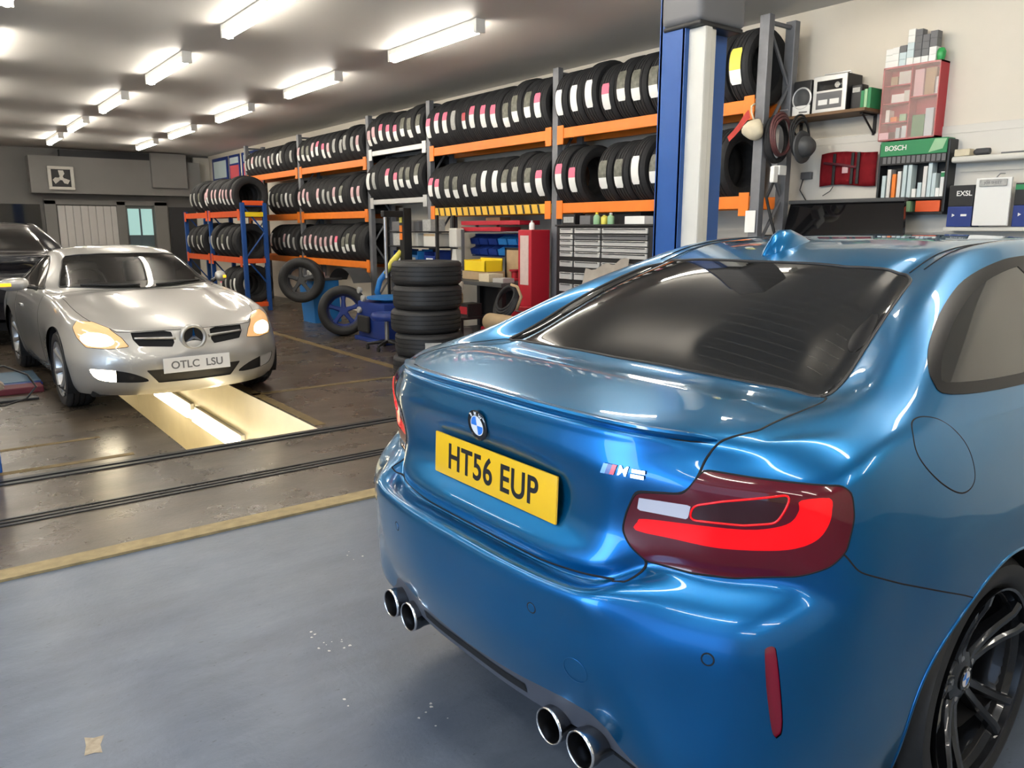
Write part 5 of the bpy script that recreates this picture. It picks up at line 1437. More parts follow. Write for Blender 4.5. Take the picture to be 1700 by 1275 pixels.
def machines():
    # wheel balancer with a wheel on its shaft
    r = thing('wheel_balancer', 'bright blue wheel balancer cabinet holding a mounted wheel', 'machine', (5.10,11.72,0))
    b = B(); prism(b, [(-.22,-.22,0),(-.22,.24,0),(-.26,.26,.66),(-.26,-.26,.66)], (.44,0,0)); obj('cabinet', b, M['blue_mach'], r)
    b = B(); box(b,-.28,.24,-.28,.28,.66,.70,.01); obj('weight_tray', b, M['grey_plas'], r)
    b = B(); cyl(b, (-.40,-.25,.685),(-.235,-.012,.685),.022); cyl(b, (-.27,-.055,.685),(-.20,.04,.685),.06); obj('shaft', b, M['steel'], r, angle=40)
    b = B(); rows = []
    for i in range(11):
        a = math.radians(20+140*i/10); rows.append([b.verts.new((xx, -.62+.46*math.cos(a), .55+.42*math.sin(a)*.75)) for xx in (.05,.36)])
    for A,C in zip(rows,rows[1:]): b.faces.new((A[0],A[1],C[1],C[0]))
    obj('wheel_guard', b, M['grey_plas'], r, smooth=True)
    b = B(); box(b, -.10,.10,.26,.32,.62,.80,.02); obj('side_pad', b, M['silver'], r)
    def loose_tyre(name, label, loc, rot, R, w, spokes, m=None):
        b = tyre_mesh(R, w, R*.64, seg=44); o = obj(name, b, M['rubber2'], angle=35); o.location = loc; o.rotation_euler = rot; tag(o, label, 'tyre' if name=='tyre' else 'wheel')
        if spokes:
            mm = m or M['grey_plas']
            b = B(); ri = R*.64; lathe(b, [(ri-.004,-w*.36),(ri+.004,-w*.42),(ri-.02,-w*.30),(ri-.035,.0),(ri-.02,w*.36)],'Y',36); rm = obj('rim', b, mm, o, angle=40)
            b = B(); lathe(b, [(.0005,-w*.22),(.055,-w*.22),(.065,-w*.1),(.065,w*.1),(.0005,w*.1)],'Y',18); obj('hub', b, mm, o, angle=40)
            for k in range(5):
                a = 2*PI*k/5+.3; b = B(); rings=[]
                for rr,ww in ((.05,.07),(ri*.6,.055),(ri-.015,.075)):
                    c = Vector((rr*math.cos(a),-w*.22,rr*math.sin(a))); t = Vector((-math.sin(a),0,math.cos(a)))
                    rings.append([b.verts.new(c+t*u*ww/2+Vector((0,v*.03,0))) for u,v in ((-1,0),(-.5,-.5),(.5,-.5),(1,0),(.6,.8),(-.6,.8))])
                for A,C in zip(rings,rings[1:]):
                    for i in range(6): b.faces.new((A[i],A[(i+1)%6],C[(i+1)%6],C[i]))
                b.faces.new(rings[0][::-1]); b.faces.new(rings[-1]); bmesh.ops.recalc_face_normals(b, faces=b.faces[:]); obj('spoke', b, mm, o, angle=35)
        return o
    loose_tyre('mounted_wheel', 'black wheel and tyre mounted on the blue balancer shaft', (4.66,11.42,.685), (0,0,math.radians(-35)), .34, .22, True)
    loose_tyre('tyre', 'large worn tyre standing on floor in front of blue machine', (4.64,9.95,.345), (math.radians(-4),0,math.radians(-25)), .345, .23, True, M['blue_box'])
    # balance weights box on the tray
    for k,(y,m) in enumerate(((11.90,'grey_lab'),(11.775,'white'),(11.65,'palepink'))):
        carton(5.0,5.12,y-.05,y+.05,.707,.78,M[m],['grey','white','pale pink'][k]+' packet in the tray on the wheel balancer','packets on the balancer tray',name='packet',cat='packet')
    # tyre changer
    r = thing('tyre_changer', 'blue tyre changer with black column and yellow-striped arm, left of the tyre stack', 'machine', (4.95,9.10,0))
    b = B(); box(b, -.32,.22,-.35,.40,.05,.52,.03); box(b,-.36,.26,-.40,.44,0,.05,.01); obj('base_cabinet', b, M['blue_box'], r, angle=50)
    b = B(); lathe(b, [(.0005,.60),(.16,.60),(.30,.585),(.30,.56),(.12,.54),(.10,.50),(.0005,.5)],'Z',28,(-.06,-.03,0)); obj('turntable', b, M['blue_mach'], r, angle=40)
    b = B(); box(b, .18,.30,-.02,.10,.30,1.72,.01); c = obj('column', b, M['black'], r)
    for k,(z,m) in enumerate(((1.53,M['yellow_lab']),(1.41,M['orange']),(1.31,M['orange']))):
        b = B(); box(b, .172,.182,.02,.085,z,z+.085,.003); obj('warning_sticker', b, m, c)
    b = B(); box(b, -.10,.22,.0,.08,1.60,1.68,.01); a = obj('arm', b, M['black'], r); b = B(); cyl(b, (-.06,.04,.82),(-.06,.04,1.60),.022); obj('arm_shaft', b, M['steel'], a)
    b = B(); tube(b, [(.20,.10,1.16),(.10,.16,1.02),(.02,.22,.86)], [.035,.045,.03]); obj('yellow_lever', b, M['yellow_lab'], r, smooth=True)
    b = B(); tube(b, [(.05,.22,.90),(-.02,.30,.78),(-.05,.34,.62),(.02,.34,.48)], .04); obj('blue_hose', b, M['blue_mach'], r, smooth=True)
    b = B(); box(b, -.38,-.34,.0,.30,.12,.34,.03); obj('bead_breaker_pad', b, M['rubber'], r)
    for k,(y,z) in enumerate(((.28,.66),(.18,.56),(.30,.40))):
        b = B(); lathe(b, [(.0005,0),(.04,0),(.045,.02),(.03,.05),(.0005,.055)],'X',16,(-.36-.0,y,z)); obj('cap_knob', b, M['grey_lab'], r, angle=40)
    # rolling stool
    r = thing('workshop_stool', 'low stool with round blue seat and black castor base', 'stool', (4.50,8.45,0))
    b = B(); lathe(b, [(.0005,.36),(.17,.36),(.19,.39),(.19,.42),(.17,.45),(.0005,.455)],'Z',28); obj('seat', b, M['blue_box'], r, angle=50)
    b = B(); cyl(b, (0,0,.08),(0,0,.36),.025); obj('pillar', b, M['steel'], r)
    for k in range(5):
        a = 2*PI*k/5; b = B(); tube(b, [(0,0,.10),(.24*math.cos(a),.24*math.sin(a),.07)], [.026,.016]); f = obj('foot', b, M['black'], r, smooth=True)
        b = B(); cyl(b, (.24*math.cos(a)-.012,.24*math.sin(a),.03),(.24*math.cos(a)+.012,.24*math.sin(a),.03),.03,seg=14); obj('castor', b, M['black'], f)
    # stack of flat tyres by the blue car
    R, w = .345, .228; names = ['bottom','second from bottom','third from bottom','fourth from bottom','topmost']
    for k in range(5):
        b = tyre_mesh(R-(.006 if k%2 else 0), w, .22, seg=56); o = obj('tyre', b, M['rubber2'], angle=35)
        o.location = (3.98+.012*math.sin(k*2.1), 6.62+.012*math.cos(k*3.), w/2+k*(w+.0015)); o.rotation_euler = (PI/2,0,k*.7)
        tag(o, 'flat black tyre, %s in the tyre stack behind blue car' % names[k], 'tyre', 'tyres in the floor stack')
        if k in (0,1):
            b = B(); n = 8; rows = []
            for i in range(n+1):
                a = math.radians(232+(26 if k else 10)*i/n) ; rr = R+.003
                rows.append([b.verts.new((rr*math.cos(a), rr*math.sin(a), z)) for z in (-.035,.04)])
            for i in range(n): b.faces.new((rows[i][0],rows[i][1],rows[i+1][1],rows[i+1][0]))
            l = obj('tread_label', b, M['grey_lab'] if k else M['white'], o); 
            l.matrix_parent_inverse = Matrix.Identity(4); l.rotation_euler = (-PI/2,0,0); l.data.transform(Matrix.Rotation(-k*.7,4,'Z'))

def pit_side():
    r = thing('roller_bed', 'low blue steel plate on floor beside the silver car', 'floor plate', (.25,8.85,0))
    b = B(); box(b, -1.0,.58,-.30,.35,0,.035,.004); obj('plate', b, mat('blue_grey_plate',(.10,.17,.24),.4,metal=.3,noise=.2), r)
    b = B(); box(b, -1.0,.58,-.42,-.32,0,.03,.004); obj('edge_strip', b, M['blue_box'], r)
    o = solid('jack_pad', [(-.2,.80,8.06,8.28,0,.06)], mat('dark_red_pad',(.10,.012,.02),.6), 'dark red flat pad on floor behind the near front wheel of silver car', 'pad', bev=.012)
    o = solid('ramp_strip', [(-.3,.72,7.72,7.86,0,.02)], M['black'], 'flat black rubber strip on floor near the silver car front wheel', 'mat')
    r = thing('brake_tester', 'small blue pedestal at the left edge with a black cable loop', 'machine', (.06,5.62,0))
    b = B(); box(b, -.28,.215,-.16,.22,0,.40,.008); obj('pedestal', b, M['blue_rack'], r)
    b = B(); box(b, -.25,.235,-.12,.20,.40,.44,.01); rows=[]
    obj('lid', b, M['grey_plas'], r)
    b = B(); tube(b, [(.10,.05,.44),(.16,.05,.60),(.30,.05,.62),(.42,.05,.55),(.46,.05,.47),(.40,.05,.40),(.28,.05,.37),(.20,.02,.38)], .0065, seg=8); obj('cable', b, M['black'], r, smooth=True)
    b = B(); prism(b, [(-.2,-.06,.44),(.16,-.06,.44),(.30,-.06,.50),(.20,-.06,.60),(.05,-.06,.70),(-.2,-.06,.74)], (0,.16,0)); bmesh.ops.bevel(b, geom=b.edges[:], offset=.015, segments=2, affect='EDGES'); obj('hand_control', b, mat('taupe_plastic',(.20,.16,.12),.6), r, angle=50)

def wall_things():
    W = WX - .002
    # wooden shelf with stereo
    r = thing('wall_shelf', 'brown wooden wall shelf carrying the stereo', 'shelf', (W,3.75,2.345))
    b = B(); box(b, -.30,0,-.40,.40,0,.024,.003); obj('board', b, M['wood'], r)
    for y in (-.33,.33):
        b = B(); box(b,-.012,0,y-.012,y+.012,-.16,0); box(b,-.22,0,y-.012,y+.012,-.012,0); tube(b, [(-.20,y,-.008),(-.008,y,-.15)], .008, seg=6); obj('shelf_bracket', b, M['black'], r)
    zs = 2.3695
    t = thing('loudspeaker', 'black and white loudspeaker with round cone, left of the stereo', 'speaker', (6.07,3.912,zs))
    b = B(); box(b,-.10,.10,-.08,.08,0,.27,.008); obj('cabinet', b, M['black'], t); b = B(); box(b,-.108,-.10,-.08,.08,0,.075,.004); obj('front_lower', b, M['white'], t)
    b = B(); lathe(b, [(.0005,-.104),(.02,-.106),(.03,-.103),(.058,-.101),(.072,-.108),(.08,-.104)],'X',24,(0,0,.13)); obj('cone', b, M['grey_plas'], t, angle=40)
    b = B(); lathe(b, [(.074,-.102),(.082,-.112),(.09,-.102)],'X',24,(0,0,.13)); obj('cone_ring', b, M['silver'], t, smooth=True)
    t = thing('stereo', 'silver-fronted mini stereo on the wooden shelf', 'stereo', (6.09,3.68,zs))
    b = B(); box(b,-.09,.12,-.145,.145,0,.285,.006); obj('case', b, M['black'], t)
    b = B(); box(b,-.105,-.09,-.145,.145,0,.285,.006); f = obj('front', b, M['silver'], t)
    b = B(); box(b,-.108,-.104,-.11,.11,.17,.245,.003); obj('display', b, M['gloss_black'], f); b = B(); box(b,-.108,-.104,-.11,.11,.03,.155,.003); obj('cassette_panel', b, M['midgrey'], f)
    b = B(); lathe(b, [(.0005,-.122),(.022,-.122),(.025,-.104)],'X',18,(0,-.075,.20)); obj('volume_knob', b, M['chrome'], f, angle=40)
    b = B(); tube(b, [(0,-.12,.28),(0,-.11,.31),(0,.11,.31),(0,.12,.28)], .007, seg=6); obj('handle', b, M['steel'], t)
    for k in range(2):
        b = B(); box(b,-.110,-.107,-.09+k*.10,-.01+k*.10,.06,.10,.002); obj('button_row', b, M['white'], f)
    t = thing('desk_phone', 'small black telephone handset right of the stereo', 'telephone', (6.08,3.475,zs))
    b = B(); box(b,-.05,.05,-.045,.045,0,.19,.012,seg=3); obj('handset', b, M['black'], t, angle=50); b = B(); box(b,-.053,-.049,-.03,.03,.13,.165); obj('screen', b, M['grey_lab'], t)
    for k in range(3): carton(6.02,6.18,3.405-k*.028,3.43-k*.028,zs,zs+.135+.008*k,M['green'] if k!=1 else M['green2'],'%s green manual standing at the right end of the shelf' % ['dark','pale','last dark'][k],'green manuals',name='manual',cat='book',bev=.002)
    # red display cabinet with clear front
    t = thing('display_cabinet', 'red wall cabinet with hazy clear front and small boxes inside', 'cabinet', (W,3.10,2.12))
    d = .13
    b = B(); box(b,-d,0,.205,.215,0,.54); box(b,-d,0,-.215,-.205,0,.54); box(b,-d,0,-.215,.215,0,.012); box(b,-d,0,-.215,.215,.528,.54); box(b,-.012,0,-.21,.21,0,.54); obj('cabinet_shell', b, M['red'], t)
    for z in (.13,.27,.40):
        b = B(); box(b,-d+.012,-.012,.0,.205,z,z+.008); obj('inner_shelf', b, M['red'], t)
    b = B(); box(b,-d+.012,-.012,-.205,.0,.30,.308); obj('inner_shelf', b, M['red'], t)
    b = B(); box(b,-d+.012,-.012,-.004,.004,.012,.528); obj('divider', b, M['red'], t)
    gl, nt, pb = _nt('hazy_perspex'); pb.inputs['Base Color'].default_value=(.8,.62,.56,1); pb.inputs['Alpha'].default_value=.16; pb.inputs['Roughness'].default_value=.2
    b = B(); box(b,-d-.005,-d-.001,-.213,.213,.002,.538); obj('clear_front', b, gl, t)
    b = B(); box(b,-d-.0065,-d-.005,.13,.205,.01,.06); obj('front_sticker', b, M['palepink'], t)
    X0 = W-d+.03
    items = [(3.16,.09,.412,.09,'offwhite'),(3.24,.05,.412,.06,'card'),(3.13,.05,.282,.08,'offwhite'),(3.20,.10,.282,.06,'white'),(3.27,.03,.142,.09,'white'),(3.22,.05,.142,.035,'orange'),(3.15,.05,.142,.05,'green2'),(3.13,.04,.014,.09,'paleblue'),(3.18,.03,.014,.08,'paleblue'),
             (2.965,.08,.31,.19,'card'),(3.05,.07,.31,.19,'palepink'),(3.03,.09,.014,.16,'green'),(2.95,.06,.014,.20,'paleblue'),(2.92,.03,.31,.12,'white')]
    ws = ['cream','tan','ivory','long white','slim white','orange','pale green','grey-blue','slim grey-blue','tan tall','pink tall','green','tall pale blue','small white']
    wz = {.412:'top left shelf',.282:'second left shelf',.142:'third left shelf',.014:'bottom',.31:'right-hand shelf'}
    for (y,wd,z,h,m),nm in zip(items,ws):
        carton(X0,X0+.07,y-wd/2,y+wd/2,2.12+z,2.12+z+h,M[m],'%s packet on the %s of the red display cabinet' % (nm,wz[z]),'packets inside the red cabinet',name='packet',cat='packet',bev=.001)
    # boxes on top of the cabinet: columns of small cartons
    cols = [(3.285,[('white',.045),('white',.045),('white',.045)]),(3.235,[('white',.045),('white',.05),('white',.045)]),(3.18,[('paleblue',.045),('paleblue',.05),('midgrey',.05)]),(3.125,[('white',.05),('paleblue',.055),('paleblue',.05),('white',.05),('white',.045)]),
            (3.07,[('white',.045),('midgrey',.05),('midgrey',.05),('midgrey',.05),('midgrey',.045)]),(3.015,[('white',.045),('midgrey',.05),('midgrey',.05),('midgrey',.05)]),(2.96,[('white',.045),('white',.055),('midgrey',.06),('midgrey',.05)])]
    for ci,(y,st) in enumerate(cols):
        z = 2.661
        for k,(m,h) in enumerate(st):
            carton(W-.125,W-.055,y-.0255,y+.0255,z,z+h-.001,M[m],'small %s carton, %s up in the %s column on the red cabinet' % ({'white':'white','paleblue':'pale blue','midgrey':'dark grey'}[m],ORD[k],ORD[ci]+' from left' if ci<6 else 'last'),'small cartons on the red cabinet',bev=.0015)
            z += h
    b = B(); lathe(b, [(.0005,0),(.022,0),(.03,.03),(.032,.06),(.02,.085),(.0005,.09)],'Z',16); o = obj('green_bottle', b, mat('green_plastic',(.03,.32,.08),.3), angle=50); o.location=(W-.09,2.912,2.661); tag(o,'rounded green bottle at the right end on the red cabinet','bottle')
    # red tool roll hung on the wall
    t = thing('tool_roll', 'red fabric tool roll with straps hung on the wall', 'tool roll', (W,3.60,1.80))
    b = B(); rows = []
    for i in range(7):
        rows.append([])
        for j in range(19):
            u = j/18; v = i/6
            rows[-1].append(b.verts.new((-.035-.018*abs(math.sin(u*PI*3))-.008*math.sin(v*PI), .245-.49*u, .0+.265*v+.012*math.sin(u*5))))
    for A,C in zip(rows,rows[1:]):
        for j in range(18): b.faces.new((A[j],A[j+1],C[j+1],C[j]))
    bmesh.ops.solidify(b, geom=b.faces[:], thickness=.03); obj('roll_body', b, M['red_fab'], t, smooth=True)
    for y in (.11,-.05,-.10):
        b = B(); box(b,-.066,-.055,y-.012,y+.012,.01,.26,.003); obj('strap', b, M['black'], t)
    b = B(); tube(b, [(-.066,.20,.19),(-.068,.05,.17),(-.066,-.09,.14)], .012, seg=6); obj('carry_strap', b, mat('maroon_strap',(.12,.02,.03),.8), t, smooth=True)
    b = B(); box(b,-.070,-.062,-.02,.03,.10,.15); obj('badge_patch', b, M['palepink'], t)
    b = B(); tube(b, [(-.05,.11,.0),(-.06,.13,-.04),(-.05,.20,-.075)], .004, seg=6); obj('loose_cord', b, M['grey_plas'], t)
    # green-topped display stand full of blade boxes
    t = thing('display_stand', 'black wall stand with green header and slots of wiper blade boxes', 'display stand', (W,3.03,1.57))
    b = B(); box(b,-.13,0,-.27,-.245,0,.53,.01); box(b,-.13,0,.245,.262,0,.53,.01); box(b,-.02,0,-.26,.26,0,.53); box(b,-.13,0,-.26,.26,-.012,.006); box(b,-.13,0,-.26,.26,.10,.115); obj('stand_frame', b, M['black'], t)
    b = B(); box(b,-.14,-.02,-.25,.25,.43,.54,.004); h = obj('header', b, M['green'], t)
    text_obj('header_letters','BOSCH',.052,M['white'],h,frame_mat((-.1415,.13,.487),(0,-1,0),(0,0,1)),.0006,True)
    b = B(); prism(b, [(-.1412,-.12,.44),(-.1412,-.16,.535),(-.1412,-.245,.53),(-.1412,-.22,.46)], (-.001,0,0)); obj('header_picture', b, M['green2'], h)
    b = B()
    for k in range(13): box(b,-.137,-.132,.225-k*.037-.027,.225-k*.037,.375,.425)
    obj('size_chart_grid', b, M['midgrey'], t)
    b = B(); box(b,-.132,-.125,-.245,.245,.365,.43); obj('size_chart', b, M['black'], t)
    xs = W-.115
    blades = [(3.245,.19,'paleblue'),(3.205,.24,'silver'),(3.165,.20,'orange'),(3.125,.22,'silver'),(3.085,.27,'paleblue'),(3.045,.27,'paleblue'),(3.005,.07,'white'),(2.965,.12,'paleblue'),(2.93,.25,'silver'),(2.895,.28,'paleblue'),(2.862,.19,'paleblue'),(2.83,.07,'white'),(2.80,.20,'white')]
    for k,(y,h,m) in enumerate(blades):
        carton(xs,xs+.08,y-.014,y+.014,1.687,1.687+h*.9,M[m],'narrow %s blade box, %s slot of green-topped stand' % ({'paleblue':'pale blue','silver':'silver','orange':'orange','white':'white'}[m],(ORD+['thirteenth'])[k]),'blade boxes in the stand',name='blade_box',bev=.001,stripe=M['green'] if k==12 else None)
    carton(xs,xs+.08,3.02,3.14,1.578,1.66,M['green2'],'pale green carton at the foot of the green-topped stand',bev=.002)
    carton(xs,xs+.08,2.80,2.98,1.578,1.66,M['red_orange'],'orange-red carton at the foot of the green-topped stand',bev=.002)
    # pipe rail with odds and ends
    t = thing('pipe_rail', 'cream round-ended ledge rail along the right wall', 'ledge', (W,2.0,1.92))
    b = B(); box(b,-.15,0,-1.6,.74,0,.045,.02,seg=4); obj('ledge', b, M['offwhite'], t, angle=50)
    b = B(); box(b,-.02,0,-1.6,.72,-.06,0); obj('ledge_support', b, M['offwhite'], t)
    carton(W-.14,W-.06,2.62,2.725,1.966,2.015,M['cream'],'tan sponge block on the left end of the ledge',name='sponge',cat='sponge',bev=.006)
    b = B(); lathe(b, [(.0005,0),(.022,0),(.024,.02),(.024,.09),(.014,.105),(.0005,.11)],'Y',14); o = obj('torch', b, M['grey_plas'], angle=40); o.location=(W-.10,2.50,1.9905); tag(o,'dark grey torch lying on the ledge beside the sponge','torch')
    b = B(); tube(b, [(0,0,0),(0,-.9,.004)], .006, seg=6); o = obj('metal_rod', b, M['grey_metal']); o.location=(W-.09,2.43,1.973); tag(o,'long thin dark rod lying along the ledge','rod')
    # battery boxes and hanging white holder
    for k,(y0,y1,nm) in enumerate(((2.555,2.725,'left of the white clipboard'),(2.12,2.29,'right of the white clipboard'))):
        t = thing('battery_box', 'blue and black printed box '+nm, 'box', (W-.08,(y0+y1)/2,1.465))
        hy = (y1-y0)/2
        b = B(); box(b,-.07,.07,-hy,hy,0,.145,.004); obj('blue_half', b, M['blue_box'], t); b = B(); box(b,-.07,.07,-hy,hy,.145,.295,.004); u = obj('black_half', b, M['black'], t)
        text_obj('printed_word','EXSL' if k==0 else 'MX',.05,M['white'],u,frame_mat((-.0712,-.02,.235),(0,-1,0),(0,0,1)),.0004,True)
        b = B(); prism(b, [(-.0712,.05,.07),(-.0712,.05,.095),(-.0712,.03,.083)], (-.001,0,0)); obj('printed_mark', b, M['white'], t)
        b = B(); box(b,-.0715,-.07,-.05,-.01,.075,.09); obj('printed_mark', b, M['white'], t)
        if k == 1:
            b = B(); box(b,-.0715,-.069,-hy*.98,hy*.98,.25,.285); obj('green_band', b, M['green'], t)
    solid('wall_bracket_shelf', [(W-.16,W,1.4,2.74,1.435,1.462)], M['offwhite'], 'cream lower ledge under the blue boxes on right wall', 'ledge')
    t = thing('clipboard', 'white hanging document holder with grey clip on the right wall', 'document holder', (W-.17,2.42,1.472))
    b = B(); box(b,-.012,.012,-.115,.115,0,.33,.006); obj('holder_sheet', b, M['white'], t); b = B(); box(b,-.024,-.012,-.09,.09,.27,.318,.006); c = obj('clip', b, M['grey_lab'], t)
    text_obj('clip_lettering','JOB SHEET',.024,M['midgrey'],c,frame_mat((-.0246,0,.294),(0,-1,0),(0,0,1)),.0003)
    b = B(); tube(b, [(.0,-.01,.33),(.08,0,.36),(.16,.0,.365)], .004, seg=6); obj('hook', b, M['steel'], t)
    # open black tool chest lid behind the blue car
    t = thing('tool_chest', 'black tool chest with raised dark lid beyond the car roof', 'tool chest', (5.88,3.42,0))
    b = B(); box(b,-.20,.20,-.52,.52,.08,1.34,.01); obj('carcass', b, M['black'], t)
    b = B(); prism(b, [(-.05,.50,1.345),(-.05,-.52,1.345),(.12,-.42,1.66),(.12,.55,1.66)], (.03,0,.0)); obj('raised_lid', b, M['gloss_black'], t)
    b = B(); box(b,.10,.16,-.43,.56,1.655,1.685,.006); obj('lid_rim', b, M['grey_plas'], t)
    for k in range(5):
        b = B(); box(b,-.215,-.20,-.48,.48,.2+k*.22,.40+k*.22,.004); d = obj('drawer', b, M['black'], t); b = B(); box(b,-.225,-.214,-.4,.4,.37+k*.22,.385+k*.22); obj('drawer_pull', b, M['steel'], d)
    for s in (-1,1):
        b = B(); box(b,-.16,.16,s*.45-.03,s*.45+.03,0,.08); obj('skid', b, M['black'], t)
    # cloth bag and red rag hung from the end post
    t = thing('cloth_bag', 'stuffed cream cloth bag hanging from the nearest rack upright', 'bag', (5.52,4.04,2.16))
    b = B(); bmesh.ops.create_icosphere(b, subdivisions=3, radius=.085)
    for v in b.verts:
        n = math.sin(v.co.x*40)*math.cos(v.co.y*35+1)*.010+math.sin(v.co.z*50+v.co.y*30)*.007
        v.co += v.co.normalized()*n; v.co.z = v.co.z*.95+.08; v.co.x *= .8
        if v.co.z > .12: v.co.x *= .8; v.co.y *= .85
    obj('bag_body', b, M['cream'], t, smooth=True)
    b = B(); tube(b, [(0,.0,.15),(-.01,.02,.21),(.0,.03,.26),(.03,.02,.28)], .008, seg=6); obj('bag_cord', b, M['cream'], t, smooth=True)
    b = B(); rows = []
    for i in range(7):
        s = i/6; rows.append([b.verts.new((5.50-.01*math.sin(i)+.01*j, 4.07+.06*s+.14*s*s+.018*j, 2.36-.06*s-.12*s*s+.035*j*(1-.4*s))) for j in (-1,0,1)])
    for A,C in zip(rows,rows[1:]):
        for j in range(2): b.faces.new((A[j],A[j+1],C[j+1],C[j]))
    o = obj('red_rag', b, mat('red_rag',(.45,.05,.04),.85,noise=.2), smooth=True); tag(o,'twisted red rag hanging beside the cream cloth bag','rag')
    # coiled hoses and a black cap hung on the near end frame of the racking
    for k,(x,z,rr,rt,m,lab) in enumerate(((5.74,2.17,.175,.020,M['rubber'],'thick black hose coil hung on the near rack end frame'),(5.70,2.20,.165,.012,mat('maroon_hose',(.10,.035,.035),.5),'maroon hose coil hung on the near rack end frame'),(5.86,2.19,.165,.009,M['rubber'],'thin black cable coil hung under the wooden shelf end'))):
        b = B()
        for q in range(3):
            r2 = rr-.012*q; tube(b, [(r2*.80*math.cos(a), -.010*q+.004*math.sin(3*a), r2*math.sin(a)-.01*q) for a in [2*PI*i/30 for i in range(30)]], rt, seg=6, closed=True)
        o = obj('hose_coil', b, m, smooth=True); o.location=(x,3.975-.068*k,z); tag(o,lab,'hose','coils hung on the rack end frame')
        b = B(); cyl(b, (0,.02,rr+.02),(0,-.05,rr+.02),.006,seg=8); obj('hook', b, M['steel'], o)
    b = B(); lathe(b, [(.0005,-.10),(.05,-.095),(.08,-.06),(.085,-.02),(.125,-.012),(.13,0),(.0005,0)],'Y',28); o = obj('hanging_hat', b, M['grey_plas'], angle=50); o.location=(5.84,3.795,2.10); tag(o,'round black brimmed hat hung over the hose coils','hat')
    # air line and regulator lower down
    t = thing('hanging_regulator', 'white air regulator with black hose hung on the near rack end frame', 'regulator', (5.80,3.925,1.92))
    b = B(); box(b,-.10,0,-.03,.05,-.04,.04,.01); box(b,-.16,-.10,-.02,.02,-.10,.03,.01); obj('regulator_body', b, M['white'], t); b = B(); tube(b, [(-.12,0,-.08),(-.14,.05,-.22),(-.10,.02,-.40),(-.12,-.04,-.52)], .012, seg=8); obj('hose', b, M['rubber'], t, smooth=True)
    t = thing('wall_socket', 'small grey switch box with trailing cable on the right wall', 'socket', (W,3.98,1.90))
    b = B(); box(b,-.04,0,-.05,.05,-.03,.03,.006); obj('socket_box', b, M['midgrey'], t); b = B(); tube(b, [(-.03,.03,-.03),(-.05,.04,-.12),(-.03,-.02,-.22),(-.02,-.06,-.30)], .005, seg=6); obj('cable', b, M['black'], t, smooth=True)
    solid('hanging_card', [(5.585,5.592,4.02,4.12,1.42,1.60)], M['white'], 'white card fixed low on the nearest rack upright', 'card')
    bottle(6.05,4.12,1.40,.22,.045,M['offwhite'],M['midgrey'],'off-white bottle on the small black wall shelf by the end upright')
    solid('wall_shelf', [(W-.32,W,3.98,4.30,1.385,1.40)], M['black'], 'small black wall shelf holding one off-white bottle', 'shelf')
    # faint board joints on the lower right wall
    b = B(); box(b, W-.008,WX,.2,4.40,1.42,2.14,.0); box(b, W-.012,WX,.2,4.40,2.14,2.20,.004)
    o = obj('trim_5', b, mat('white_wall_board',(.62,.60,.55),.5)); o['kind']='structure'

